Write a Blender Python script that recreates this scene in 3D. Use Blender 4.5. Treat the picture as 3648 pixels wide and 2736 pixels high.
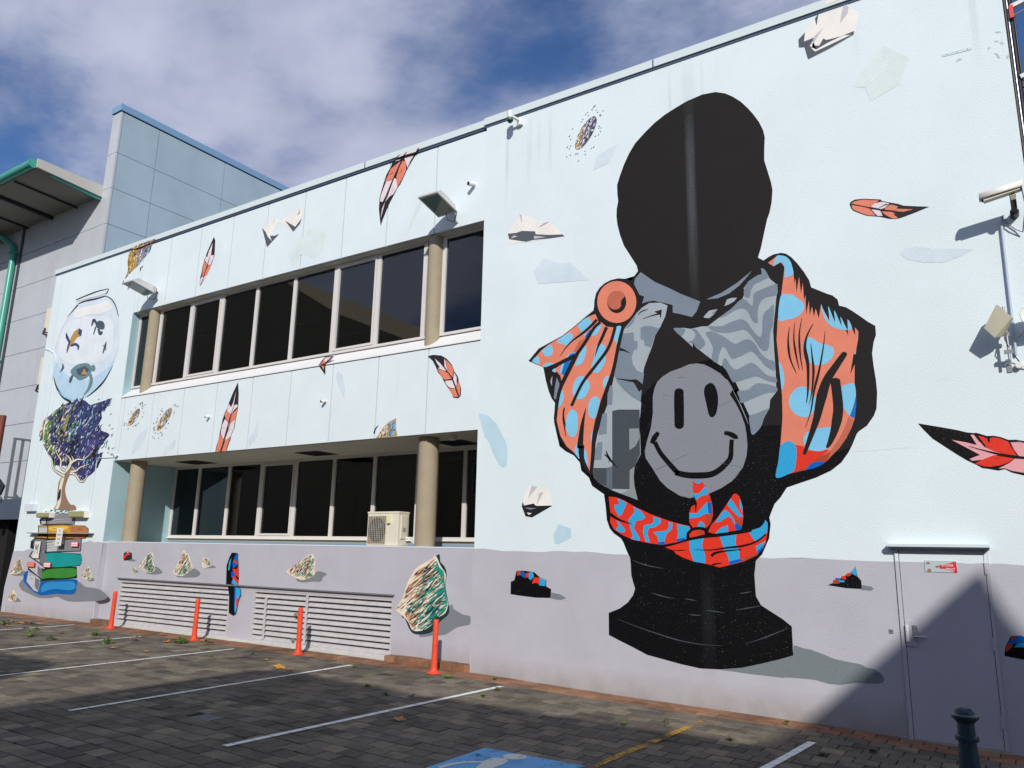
import bpy, bmesh, math, random
from mathutils import Vector, Matrix
R = math.radians
scene = bpy.context.scene
for _o in list(bpy.data.objects):
    bpy.data.objects.remove(_o)
COL = scene.collection

# ---------------------------------------------------------------- camera
FPX, PW, PH = 2743.948, 3648.0, 2736.0
YAW, PIT, ROL = R(33.51278), R(12.38014), R(1.19542)
CAM = Vector((0.0, -9.96147, 1.91010))
_f0 = Vector((-math.sin(YAW), math.cos(YAW), 0)); _rt = Vector((math.cos(YAW), math.sin(YAW), 0)); _up = Vector((0, 0, 1))
FW = _f0*math.cos(PIT) + _up*math.sin(PIT)
_u = -_f0*math.sin(PIT) + _up*math.cos(PIT)
RT = _rt*math.cos(ROL) + _u*math.sin(ROL)
UP = -_rt*math.sin(ROL) + _u*math.cos(ROL)
cd = bpy.data.cameras.new('camera'); cam = bpy.data.objects.new('camera', cd); COL.objects.link(cam)
cd.sensor_width = 36; cd.lens = FPX/PW*36; cd.clip_end = 2000; cd.clip_start = 0.1
m = Matrix((RT, UP, -FW)).transposed().to_4x4(); m.translation = CAM
cam.matrix_world = m
scene.camera = cam

# ---------------------------------------------------------------- light
SUN = Vector((0.66, -1.0, 0.65)).normalized()          # towards the sun
SUN_EL = math.asin(SUN.z); SUN_AZ = math.atan2(SUN.x, SUN.y)
SKY_STRENGTH, SUN_STRENGTH, EXPOSURE = 0.1, 3.75, -0.04
w = bpy.data.worlds.new('World'); scene.world = w; w.use_nodes = True
nt = w.node_tree; nt.nodes.clear()
def N(t, **kw):
    n = nt.nodes.new(t)
    for k, v in kw.items(): setattr(n, k, v)
    return n
out = N('ShaderNodeOutputWorld'); bg = N('ShaderNodeBackground'); bg.inputs[1].default_value = SKY_STRENGTH
sky = N('ShaderNodeTexSky', sky_type='NISHITA', sun_disc=False, sun_elevation=SUN_EL, sun_rotation=SUN_AZ)
sky.air_density = 1.0; sky.dust_density = 0.3; sky.ozone_density = 3.0
tc = N('ShaderNodeTexCoord'); sep = N('ShaderNodeSeparateXYZ')
nt.links.new(tc.outputs['Generated'], sep.inputs[0])
def M(op, a, b=None, c=None):
    n = N('ShaderNodeMath', operation=op)
    for i, v in enumerate((a, b, c)):
        if v is None: continue
        if isinstance(v, (int, float)): n.inputs[i].default_value = v
        else: nt.links.new(v, n.inputs[i])
    return n.outputs[0]
den = M('ADD', M('MAXIMUM', sep.outputs[2], 0.0), 0.22)
comb = N('ShaderNodeCombineXYZ')
nt.links.new(M('DIVIDE', sep.outputs[0], den), comb.inputs[0]); nt.links.new(M('DIVIDE', sep.outputs[1], den), comb.inputs[1])
mp = N('ShaderNodeMapping'); nt.links.new(comb.outputs[0], mp.inputs[0])
mp.inputs['Location'].default_value = (5.5, 3.3, 0.0); mp.inputs['Scale'].default_value = (0.75, 1.0, 1); mp.inputs['Rotation'].default_value = (0, 0, R(35))
n1 = N('ShaderNodeTexNoise'); n1.inputs['Scale'].default_value = 1.3; n1.inputs['Detail'].default_value = 10; n1.inputs['Roughness'].default_value = 0.58; n1.inputs['Distortion'].default_value = 0.15
nt.links.new(mp.outputs[0], n1.inputs['Vector'])
rmp = N('ShaderNodeMapRange', interpolation_type='SMOOTHSTEP'); rmp.inputs['From Min'].default_value = 0.385; rmp.inputs['From Max'].default_value = 0.57
nt.links.new(n1.outputs['Fac'], rmp.inputs['Value'])
n2 = N('ShaderNodeTexNoise'); n2.inputs['Scale'].default_value = 2.6; n2.inputs['Detail'].default_value = 8
nt.links.new(mp.outputs[0], n2.inputs['Vector'])
r2 = N('ShaderNodeMapRange'); r2.inputs['From Min'].default_value = .36; r2.inputs['From Max'].default_value = .62; nt.links.new(n2.outputs['Fac'], r2.inputs['Value'])
cmix = N('ShaderNodeMix', data_type='RGBA'); nt.links.new(r2.outputs[0], cmix.inputs['Factor'])
CLOUD_A, CLOUD_B = (3.3, 3.65, 5.2, 1), (5.9, 6.25, 7.9, 1)
cmix.inputs['A'].default_value = CLOUD_A; cmix.inputs['B'].default_value = CLOUD_B
smix = N('ShaderNodeMix', data_type='RGBA')
tnt = N('ShaderNodeMix', data_type='RGBA', blend_type='MULTIPLY'); tnt.inputs['Factor'].default_value = 1; nt.links.new(sky.outputs[0], tnt.inputs['A']); tnt.inputs['B'].default_value = (.58, .78, 1.06, 1)
nt.links.new(M('MULTIPLY', rmp.outputs[0], 0.97), smix.inputs['Factor']); nt.links.new(tnt.outputs['Result'], smix.inputs['A']); nt.links.new(cmix.outputs['Result'], smix.inputs['B'])
nt.links.new(smix.outputs['Result'], bg.inputs[0]); nt.links.new(bg.outputs[0], out.inputs[0])
sl = bpy.data.lights.new('sun', 'SUN'); sl.energy = SUN_STRENGTH; sl.angle = R(0.53); sl.color = (1.0, 0.955, 0.89)
so = bpy.data.objects.new('sun', sl); COL.objects.link(so); so.rotation_euler = SUN.to_track_quat('Z', 'Y').to_euler(); so.location = (5, -10, 20)
vs = scene.view_settings; vs.view_transform = 'Standard'; vs.look = 'None'; vs.gamma = 1; vs.use_curve_mapping = False; vs.exposure = EXPOSURE

# ---------------------------------------------------------------- measuring helpers
def ray(px, py): return FW*FPX + RT*(px-PW/2) - UP*(py-PH/2)
def onY(px, py, Y=0.0):
    d = ray(px, py); return CAM + d*((Y-CAM.y)/d.y)
def onX(px, py, X):
    d = ray(px, py); return CAM + d*((X-CAM.x)/d.x)
GX = [-40, -22, -7.24, -5.2, -2.3, -.5, 6, 40]; GZ = [.19, .18, .14, .09, .05, 0, -.1, -.3]
def gz(x, y):
    for i in range(len(GX)-1):
        if x <= GX[i+1] or i == len(GX)-2:
            t = (x-GX[i])/(GX[i+1]-GX[i]); t = max(0, t)
            return GZ[i]+(GZ[i+1]-GZ[i])*t + .012*y
def onG(px, py, dz=0.0):
    z = 0.0; d = ray(px, py)
    for _ in range(25):
        q = CAM + d*((z+dz-CAM.z)/d.z); z = gz(q.x, q.y)
    return q

# ---------------------------------------------------------------- materials
def lin(h):
    h = h.lstrip('#'); v = [int(h[i:i+2], 16)/255 for i in (0, 2, 4)]
    return tuple((c/12.92 if c <= .04045 else ((c+.055)/1.055)**2.4) for c in v)
MATS = {}
ALB = 0.93
def mat(name, hexc, rough=.7, bump=0.0, bscale=60.0, var=0.0, vscale=1.5, spec=.5, metal=0.0, coat=0.0, k=None, dirt=None, glit=0):
    if name in MATS: return MATS[name]
    mt = bpy.data.materials.new(name); mt.use_nodes = True; t = mt.node_tree; b = t.nodes['Principled BSDF']
    c = lin(hexc) if isinstance(hexc, str) else hexc
    k = ALB if k is None else k
    c = tuple(min(.92, x*k) for x in c)
    b.inputs['Base Color'].default_value = (*c, 1); b.inputs['Roughness'].default_value = rough
    b.inputs['Specular IOR Level'].default_value = spec; b.inputs['Metallic'].default_value = metal
    if coat: b.inputs['Coat Weight'].default_value = coat; b.inputs['Coat Roughness'].default_value = .12
    co = t.nodes.new('ShaderNodeTexCoord')
    if var:
        nz = t.nodes.new('ShaderNodeTexNoise'); nz.inputs['Scale'].default_value = vscale; nz.inputs['Detail'].default_value = 7; nz.inputs['Roughness'].default_value = .62
        t.links.new(co.outputs['Object'], nz.inputs['Vector'])
        mr = t.nodes.new('ShaderNodeMapRange'); mr.inputs['From Min'].default_value = .3; mr.inputs['From Max'].default_value = .7; mr.inputs['To Min'].default_value = 1-var; mr.inputs['To Max'].default_value = 1+var*.6
        t.links.new(nz.outputs['Fac'], mr.inputs['Value'])
        mx = t.nodes.new('ShaderNodeVectorMath'); mx.operation = 'SCALE'; mx.inputs[0].default_value = c
        t.links.new(mr.outputs[0], mx.inputs['Scale']); t.links.new(mx.outputs[0], b.inputs['Base Color'])
    if bump:
        nb = t.nodes.new('ShaderNodeTexNoise'); nb.inputs['Scale'].default_value = bscale; nb.inputs['Detail'].default_value = 3
        t.links.new(co.outputs['Object'], nb.inputs['Vector'])
        bp = t.nodes.new('ShaderNodeBump'); bp.inputs['Strength'].default_value = bump; bp.inputs['Distance'].default_value = .01
        t.links.new(nb.outputs['Fac'], bp.inputs['Height']); t.links.new(bp.outputs[0], b.inputs['Normal'])
        if coat: t.links.new(bp.outputs[0], b.inputs['Coat Normal'])
    if glit:   # flakes of the clear coat, each facet tilted its own way
        vo = t.nodes.new('ShaderNodeTexVoronoi'); vo.inputs['Scale'].default_value = 190; t.links.new(co.outputs['Object'], vo.inputs['Vector'])
        s1 = t.nodes.new('ShaderNodeVectorMath'); s1.operation = 'SUBTRACT'; t.links.new(vo.outputs['Color'], s1.inputs[0]); s1.inputs[1].default_value = (.5, .5, .5)
        s2 = t.nodes.new('ShaderNodeVectorMath'); s2.operation = 'SCALE'; t.links.new(s1.outputs[0], s2.inputs[0]); s2.inputs['Scale'].default_value = glit
        ge = t.nodes.new('ShaderNodeNewGeometry'); s3 = t.nodes.new('ShaderNodeVectorMath'); t.links.new(s2.outputs[0], s3.inputs[0]); t.links.new(ge.outputs['Normal'], s3.inputs[1])
        s4 = t.nodes.new('ShaderNodeVectorMath'); s4.operation = 'NORMALIZE'; t.links.new(s3.outputs[0], s4.inputs[0])
        b.inputs['Coat Weight'].default_value = .035; b.inputs['Coat Roughness'].default_value = .2; t.links.new(s4.outputs[0], b.inputs['Coat Normal'])
    MATS[name] = mt
    return mt

# ---------------------------------------------------------------- object helpers
def setp(o, label=None, cat=None, group=None, kind=None):
    if label: o['label'] = label
    if cat: o['category'] = cat
    if group: o['group'] = group
    if kind: o['kind'] = kind
    return o
WLOC = {}
def thing(name, label, cat, loc=(0, 0, 0), rz=0, group=None, kind=None):
    o = bpy.data.objects.new(name, None); COL.objects.link(o); o.location = loc; o.rotation_euler = (0, 0, rz); o.empty_display_size = .2
    WLOC[o.name] = Vector(loc)
    return setp(o, label, cat, group, kind)
def mk(name, verts, faces, mats, parent=None, fm=None, smooth=False, local=False, label=None):
    me = bpy.data.meshes.new(name); me.from_pydata([tuple(v) for v in verts], [], faces)
    if not isinstance(mats, (list, tuple)): mats = [mats]
    for x in mats: me.materials.append(x)
    if fm: me.polygons.foreach_set('material_index', fm)
    if smooth: me.polygons.foreach_set('use_smooth', [True]*len(me.polygons))
    me.update()
    o = bpy.data.objects.new(name, me); COL.objects.link(o)
    if parent:
        o.parent = parent
        if not local: o.matrix_parent_inverse = Matrix.Translation(-WLOC.get(parent.name, Vector((0, 0, 0))))
    WLOC[o.name] = Vector((0, 0, 0))
    if label: o['label'] = label
    return o
class MB:
    def __init__(s): s.v = []; s.f = []; s.m = []; s.mats = []
    def mi(s, mt):
        if mt not in s.mats: s.mats.append(mt)
        return s.mats.index(mt)
    def add(s, vs, fs, mt):
        o = len(s.v); s.v += [tuple(v) for v in vs]; i = s.mi(mt)
        for f in fs: s.f.append([a+o for a in f]); s.m.append(i)
    def box(s, x0, x1, y0, y1, z0, z1, mt, bev=0.0):
        x0, x1 = min(x0, x1), max(x0, x1); y0, y1 = min(y0, y1), max(y0, y1); z0, z1 = min(z0, z1), max(z0, z1)
        if not bev:
            s.add([(x0,y0,z0),(x1,y0,z0),(x1,y1,z0),(x0,y1,z0),(x0,y0,z1),(x1,y0,z1),(x1,y1,z1),(x0,y1,z1)],
                  [[0,3,2,1],[4,5,6,7],[0,1,5,4],[1,2,6,5],[2,3,7,6],[3,0,4,7]], mt); return
        bm = bmesh.new(); r = bmesh.ops.create_cube(bm, size=1)
        for v in bm.verts: v.co = ((x0+x1)/2+v.co.x*(x1-x0), (y0+y1)/2+v.co.y*(y1-y0), (z0+z1)/2+v.co.z*(z1-z0))
        bmesh.ops.bevel(bm, geom=bm.edges[:], offset=bev, segments=2, affect='EDGES', profile=.6)
        bm.verts.index_update(); s.add([v.co.copy() for v in bm.verts], [[v.index for v in f.verts] for f in bm.faces], mt); bm.free()
    def hexa(s, c, mt):   # 8 corners, bottom 4 then top 4
        s.add(c, [[0,3,2,1],[4,5,6,7],[0,1,5,4],[1,2,6,5],[2,3,7,6],[3,0,4,7]], mt)
    def obox(s, a, b, wx, wz, mt, up=(0, 0, 1)):   # bar from a to b
        a = Vector(a); b = Vector(b); d = (b-a).normalized(); u = Vector(up)
        sd = d.cross(u)
        if sd.length < 1e-4: sd = d.cross(Vector((1, 0, 0)))
        sd.normalize(); u = sd.cross(d).normalized()
        c = [p+sd*i*wx/2+u*j*wz/2 for p in (a, b) for i, j in ((-1,-1),(1,-1),(1,1),(-1,1))]
        s.add(c, [[0,1,2,3],[7,6,5,4],[0,4,5,1],[1,5,6,2],[2,6,7,3],[3,7,4,0]], mt)
    def tube(s, pts, r, mt, n=10, cap=True):
        pts = [Vector(p) for p in pts]; rs = r if isinstance(r, (list, tuple)) else [r]*len(pts)
        rings = []; prev = None
        for i, p in enumerate(pts):
            d = (pts[min(i+1, len(pts)-1)]-pts[max(i-1, 0)]).normalized()
            if prev is None:
                a = d.cross(Vector((0, 0, 1)))
                if a.length < 1e-3: a = d.cross(Vector((1, 0, 0)))
                a.normalize()
            else: a = (prev-d*prev.dot(d)).normalized()
            prev = a; b = d.cross(a)
            rings.append([p+(a*math.cos(2*math.pi*k/n)+b*math.sin(2*math.pi*k/n))*rs[i] for k in range(n)])
        vs = [v for rg in rings for v in rg]; fs = []
        for i in range(len(rings)-1):
            for k in range(n):
                fs.append([i*n+k, i*n+(k+1) % n, (i+1)*n+(k+1) % n, (i+1)*n+k])
        if cap: fs.append(list(range(n))[::-1]); fs.append([(len(rings)-1)*n+k for k in range(n)])
        s.add(vs, fs, mt)
    def lathe(s, prof, c, mt, n=24):
        c = Vector(c); vs = []; fs = []
        for r, z in prof:
            for k in range(n): a = 2*math.pi*k/n; vs.append(c+Vector((r*math.cos(a), r*math.sin(a), z)))
        for i in range(len(prof)-1):
            for k in range(n): fs.append([i*n+k, i*n+(k+1) % n, (i+1)*n+(k+1) % n, (i+1)*n+k])
        fs.append(list(range(n))[::-1]); fs.append([(len(prof)-1)*n+k for k in range(n)])
        s.add(vs, fs, mt)
    def build(s, name, parent=None, smooth=False, local=False, label=None):
        o = mk(name, s.v, s.f, s.mats, parent, s.m, smooth, local, label)
        if smooth:
            try: o.data.set_sharp_from_angle(angle=R(40))
            except Exception: pass
        return o
def bx(name, x0, x1, y0, y1, z0, z1, mt, parent=None, bev=0.0, label=None, local=False):
    b = MB(); b.box(x0, x1, y0, y1, z0, z1, mt, bev); return b.build(name, parent, label=label, local=local)
def tb(name, pts, r, mt, parent=None, n=10, local=False, label=None):
    b = MB(); b.tube(pts, r, mt, n); return b.build(name, parent, True, local, label)
def copy_tree(o, parent=None):
    c = o.copy(); COL.objects.link(c)
    if parent: c.parent = parent
    for ch in list(o.children): copy_tree(ch, c)
    return c

# ---------------------------------------------------------------- flat paint on a wall, traced in measured points
CROP = dict(N0=(0,0,1), A=(1800,900,2.765), B=(2550,850,2.765), C=(2600,1300,2.765), D=(2100,1650,2.765), E=(1650,1300,2.765), F=(1650,1850,2.765),
  G=(2100,250,2.765), H=(2100,850,2.765), I=(2100,2136,2.765), J=(2800,1850,2.6085), K=(2848,2136,2.765), L=(2850,0,2.7644), M=(2950,600,3.166),
  N=(3200,1400,4.9375), O=(1650,300,2.765), Q1=(0,300,2.212), Q2=(0,1000,3.16), Q3=(0,1500,3.16), Q4=(0,1900,3.16), Q5=(400,850,3.16), Q6=(350,1350,3.16),
  Q7=(350,1850,3.16), Q8=(1000,1850,3.16), R1=(1000,450,2.765), R2=(1000,950,2.765), R3=(1000,1450,2.765), S=(60,1780,4.532), S2=(60,1980,4.532))
def pts(s):
    """'A 1,2 3,4 B 5,6' -> pixel points; a letter switches the measuring frame"""
    o = []; c = CROP['N0']
    for t in s.split():
        if t in CROP: c = CROP[t]
        else:
            x, y = t.split(','); o.append((c[0]+float(x)/c[2], c[1]+float(y)/c[2]))
    return o
def smooth_loop(p, k=4, closed=True):
    o = []; n = len(p)
    rng = range(n) if closed else range(n-1)
    for i in rng:
        g = (lambda j: p[j % n]) if closed else (lambda j: p[max(0, min(n-1, j))])
        a, b, c, d = g(i-1), g(i), g(i+1), g(i+2)
        for s in range(k):
            t = s/k
            o.append(tuple(.5*((2*b[q])+(-a[q]+c[q])*t+(2*a[q]-5*b[q]+4*c[q]-d[q])*t*t+(-a[q]+3*b[q]-3*c[q]+d[q])*t*t*t) for q in (0, 1)))
    if not closed: o.append(p[-1])
    return o
def inside(x, y, p):
    r = False; n = len(p); j = n-1
    for i in range(n):
        if (p[i][1] > y) != (p[j][1] > y) and x < (p[j][0]-p[i][0])*(y-p[i][1])/(p[j][1]-p[i][1])+p[i][0]: r = not r
        j = i
    return r
class Paint:
    def __init__(s, Y=0.0): s.mb = MB(); s.Y = Y; s.n = 0
    def _face(s, p, mt, layer):
        y = s.Y-.0012-.0013*layer-.000027*(s.n % 44)   # every stroke a hair above the last
        q = [onY(a, b, s.Y) for a, b in p]
        ar = sum(q[i].x*q[(i+1) % len(q)].z-q[(i+1) % len(q)].x*q[i].z for i in range(len(q)))
        if ar < 0: q.reverse()
        s.mb.add([(v.x, y, v.z) for v in q], [list(range(len(q)))], mt)
    def poly(s, p, mt, layer=0, sm=False):
        if isinstance(p, str): p = pts(p)
        if sm: p = smooth_loop(p, 4)
        s.n += 1; s._face(p, mt, layer); return s
    def stroke(s, p, w0, mt, layer=1, w1=0.0, mid=None, sm=True):
        """brush line, widths in photo pixels at start, (middle) and end"""
        if isinstance(p, str): p = pts(p)
        if sm and len(p) > 2: p = smooth_loop(p, 4, False)
        n = len(p); L = []; Rr = []; s.n += 1
        for i in range(n):
            a = p[max(0, i-1)]; b = p[min(n-1, i+1)]; dx, dy = b[0]-a[0], b[1]-a[1]; l = math.hypot(dx, dy) or 1
            t = i/(n-1)
            wd = (w0+(w1-w0)*t) if mid is None else ((w0+(mid-w0)*t*2) if t < .5 else (mid+(w1-mid)*(t-.5)*2))
            wd = max(wd, .05)/2
            L.append((p[i][0]-dy/l*wd, p[i][1]+dx/l*wd)); Rr.append((p[i][0]+dy/l*wd, p[i][1]-dx/l*wd))
        for i in range(n-1): s._face([L[i], L[i+1], Rr[i+1], Rr[i]], mt, layer)
        return s
    def ell(s, c, rx, ry, mt, layer=1, rot=0.0, n=20):
        c = pts(c)[0] if isinstance(c, str) else c
        p = [(c[0]+rx*math.cos(t)*math.cos(rot)-ry*math.sin(t)*math.sin(rot), c[1]+rx*math.cos(t)*math.sin(rot)+ry*math.sin(t)*math.cos(rot)) for t in [2*math.pi*i/n for i in range(n)]]
        return s.poly(p, mt, layer)
    def strokes_in(s, p, n, ang, ln, wd, choose, layer=2, seed=1, jit=.25, keep=True):
        """n short tapered dabs inside the outline p; choose(u,v,rnd) gives the paint"""
        rnd = random.Random(seed)
        if isinstance(p, str): p = pts(p)
        x0 = min(a[0] for a in p); x1 = max(a[0] for a in p); y0 = min(a[1] for a in p); y1 = max(a[1] for a in p)
        k = 0; tries = 0
        while k < n and tries < n*12:
            tries += 1
            x = rnd.uniform(x0, x1); y = rnd.uniform(y0, y1)
            if not inside(x, y, p): continue
            a = ang+rnd.uniform(-jit, jit); l = ln*rnd.uniform(.5, 1.3); dx, dy = math.cos(a)*l/2, math.sin(a)*l/2
            if keep and not (inside(x+dx, y+dy, p) and inside(x-dx, y-dy, p)): continue
            mt = choose((x-x0)/(x1-x0), (y-y0)/(y1-y0), rnd)
            if mt is None: continue
            b = rnd.uniform(-.15, .15)*l
            s.stroke([(x-dx, y-dy), (x-dy/l*b, y+dx/l*b), (x+dx, y+dy)], wd*.25, mt, layer, 0.0, wd*rnd.uniform(.7, 1.2), sm=False); k += 1
        return s
    def build(s, name, parent, label=None):
        return s.mb.build(name, parent, label=label)
# ---------------------------------------------------------------- paints and surfaces
WB = dict(bump=.35, bscale=55, spec=.2)
pale = mat('pale_blue_render', '#e3f0f3', .75, var=.05, vscale=.7, **WB)
palep = mat('pale_blue_panel', '#e5f1f4', .55, bump=.05, bscale=30, var=.04, vscale=1.3)
greyw = mat('grey_render', '#bdbcc4', .6, var=.07, vscale=1.2, **WB)
greys = mat('grey_render_smooth', '#bebdc6', .55, bump=.1, bscale=40, var=.08, vscale=1.6)
teal_jamb = mat('teal_jamb', '#a9cbd2', .7, bump=.2, bscale=50, var=.06)
white_trim = mat('white_trim', '#eeeeec', .5, var=.03)
frame_m = mat('window_frame_paint', '#dedad6', .4, metal=0, var=.03)
soffit_m = mat('soffit_board', '#dcdacb', .7, bump=.08, bscale=25, var=.05)
col_m = mat('column_concrete', '#a89b83', .85, bump=.6, bscale=80, var=.08, vscale=4)
dark_m = mat('dark_void', '#101012', .9)
gap_m = mat('joint_shadow', '#2a3038', .9)
cap_m = mat('cap_metal', '#dbe8e8', .35, var=.03)
capline_m = mat('cap_gap_shade', '#4a5b74', .5)
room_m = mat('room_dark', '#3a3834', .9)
strip_beige = mat('strip_beige', '#a9a594', .7)
strip_blue = mat('strip_blue', '#7f9bb4', .7)
louv_m = mat('louvre_paint', '#c6c4c6', .55, var=.14, vscale=7, bump=.06, bscale=20)
steel = mat('steel', '#b9bcc0', .3, metal=.7)
white_pl = mat('white_plastic', '#ecebe6', .4)
black_pl = mat('black_plastic', '#1a1a1c', .45)
cream_pl = mat('cream_plastic', '#e6dfca', .5, var=.03)
def glass_mat(name, tint, refl=1.0):
    mt = bpy.data.materials.new(name); mt.use_nodes = True; t = mt.node_tree; t.nodes.clear()
    o = t.nodes.new('ShaderNodeOutputMaterial'); mx = t.nodes.new('ShaderNodeMixShader'); fr = t.nodes.new('ShaderNodeFresnel'); fr.inputs[0].default_value = 1.95
    tr = t.nodes.new('ShaderNodeBsdfTransparent'); tr.inputs[0].default_value = (*tint, 1)
    gl = t.nodes.new('ShaderNodeBsdfGlossy'); gl.inputs['Roughness'].default_value = .008; gl.inputs[0].default_value = (refl*.92, refl, refl*1.1, 1)
    t.links.new(fr.outputs[0], mx.inputs[0]); t.links.new(tr.outputs[0], mx.inputs[1]); t.links.new(gl.outputs[0], mx.inputs[2]); t.links.new(mx.outputs[0], o.inputs[0])
    return mt
glass_m = glass_mat('tinted_glass', (.26, .26, .27), .62)

# ---------------------------------------------------------------- mural building
LY = 0.04     # the left part of the front stands 4 cm back from the right block
BLD = thing('mural_building', 'pale blue two storey building covered in a painted mural with window bands', 'building', (-10.8, 0, 0.1))
XR = .40; ZT = 9.24; XL = -22.0; XP = -17.87; LW = .16   # XP: right edge of the pier; LW: front of the low vent wall
# right block
bx('wall', -7.24, XR, 0, .35, -.4, ZT, pale, BLD, label='tall pale blue right wall with grey painted foot')
# left pier in four rendered strips with open joints
for a, b in ((-22.0, -21.62), (-21.61, -20.55), (-20.54, -18.75), (-18.74, XP)):
    bx('wall_strip', a, b, LY, 1.9 if b == XP else .4, -.4, ZT, pale, BLD)
bx('backing', -21.98, XP-.03, .07, 1.85, -.4, ZT-.02, gap_m, BLD)
bx('side_wall', XL+.001, XL+.25, .41, 12, -.4, ZT-.01, pale, BLD)
# fascia and spandrel panels
fx = [XP+.005, -17.70]+[-8.37-1.17*k for k in range(7, -1, -1)]+[-7.243]
for a, b in zip(fx[:-1], fx[1:]):
    bx('facade_panel', a+.012, b-.012, LY, LY+.05, 7.50, 9.2, palep, BLD)
bx('backing', XP+.01, -7.25, LY+.052, .34, 7.52, 9.2, gap_m, BLD)
sx = [XP+.005, -17.70]+[-8.37-1.165*k for k in range(7, -1, -1)]+[-7.243]
for a, b in zip(sx[:-1], sx[1:]):
    bx('facade_panel', a+.012, b-.012, LY, LY+.05, 3.855, 5.345, palep, BLD)
bx('backing', XP+.01, -7.25, LY+.052, .30, 3.87, 5.36, gap_m, BLD)
bx('floor_slab', XP+.01, -7.25, .31, 10, 4.2, 5.3, dark_m, BLD)
# roof cap
def cap(x0, x1, y):
    b = MB(); b.box(x0, x1, y-.035, y+.3, ZT+.03, ZT+.16, cap_m); b.build('roof_cap', BLD)
    b = MB(); b.box(x0, x1, y-.012, y+.2, ZT-.012, ZT+.029, capline_m); b.build('cap_gap_shade', BLD)  # dark coloured strip stands in for the shadow gap beneath the cap
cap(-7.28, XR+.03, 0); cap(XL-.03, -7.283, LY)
for xx in (-10.2, -4.1): bx('cap_joint', xx, xx+.02, (0 if xx > -7 else LY)-.039, .1, ZT+.032, ZT+.152, capline_m, BLD)
bx('roof', XL+.02, XR-.02, .36, 14, 9.0, 9.2, gap_m, BLD)
bx('back_wall', XL+.26, XR-.02, 13.8, 14, -.4, 9.0, pale, BLD)
bx('side_wall', XR-.25, XR-.001, .36, 13.7, -.4, 8.99, pale, BLD)
# soffits
bx('soffit', XP+.01, -7.245, LY+.055, .33, 7.485, 7.515, soffit_m, BLD)
bx('soffit', XP+.01, -7.245, LY+.055, 1.78, 3.845, 3.868, soffit_m, BLD)
# sloping white sill
b = MB(); x0, x1 = XP+.006, -7.245
b.hexa([(x0,LY-.02,5.36),(x1,LY-.02,5.36),(x1,.29,5.36),(x0,.29,5.36),(x0,LY-.02,5.378),(x1,LY-.02,5.378),(x1,.29,5.625),(x0,.29,5.625)], white_trim)
b.build('sill', BLD)
b = MB(); b.box(x0, x1, LY+.01, LY+.05, 5.346, 5.36, dark_m); b.build('sill_gap', BLD)
# windows
def window(x0, x1, y, z0, z1, sash=False, fw=.045, bar=None):
    b = MB(); d0, d1 = y-.035, y+.03
    b.box(x0, x0+fw, d0, d1, z0, z1, frame_m); b.box(x1-fw, x1, d0, d1, z0, z1, frame_m)
    b.box(x0+fw, x1-fw, d0, d1, z0, z0+fw, frame_m); b.box(x0+fw, x1-fw, d0, d1, z1-fw, z1, frame_m)
    if sash:
        a, c, e, f = x0+fw+.008, x1-fw-.008, z0+fw+.008, z1-fw-.008; s = .045
        b.box(a, a+s, d0-.012, d1-.01, e, f, frame_m); b.box(c-s, c, d0-.012, d1-.01, e, f, frame_m)
        b.box(a+s, c-s, d0-.012, d1-.01, e, e+s, frame_m); b.box(a+s, c-s, d0-.012, d1-.01, f-s, f, frame_m)
    o = b.build('window', BLD)
    p = mk('pane', [(x0+fw, y, z0+fw), (x1-fw, y, z0+fw), (x1-fw, y, z1-fw), (x0+fw, y, z1-fw)], [[0, 1, 2, 3]], glass_m, o)
    if bar:
        q = MB(); q.box(x0+fw, x1-fw, y+.06, y+.075, bar, bar+.03, frame_m); q.build('rail', o)
    return o
ux = [XP+.01, -16.95, -15.75, -14.6, -13.42, -12.22, -11.02, -9.86, -8.71, -8.28, -7.245]
for i, (a, c) in enumerate(zip(ux[:-1], ux[1:])):
    zb = {2: 6.62, 5: 6.42, 6: 6.0, 7: 5.87, 9: 6.4}.get(i)
    window(a, c, .27, 5.626, 7.485, i in (2, 6), bar=zb)
lx = [XP+.01, -16.86, -15.7, -14.54, -13.38, -12.2, -11.03, -9.87, -8.72, -7.245]
for i, (a, c) in enumerate(zip(lx[:-1], lx[1:])):
    window(a, c, 1.7, 2.13, 3.84, i == 3)
bx('sill', XP+.01, -7.245, 1.62, 1.74, 2.10, 2.128, white_trim, BLD)
bx('sill_wall', XP+.01, -7.245, 1.68, 1.9, 2.045, 2.10, strip_beige, BLD)
bx('sill_wall', XP+.01, -7.245, 1.66, 1.9, 1.96, 2.045, strip_blue, BLD)
# rooms behind the glass
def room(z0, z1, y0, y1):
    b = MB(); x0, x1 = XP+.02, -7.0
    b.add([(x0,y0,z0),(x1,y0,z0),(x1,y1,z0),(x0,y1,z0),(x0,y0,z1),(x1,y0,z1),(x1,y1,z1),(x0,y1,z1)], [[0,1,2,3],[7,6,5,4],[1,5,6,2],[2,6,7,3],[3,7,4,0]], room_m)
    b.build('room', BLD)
room(5.31, 7.6, .345, 6); room(1.97, 3.95, 1.92, 8)
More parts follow.
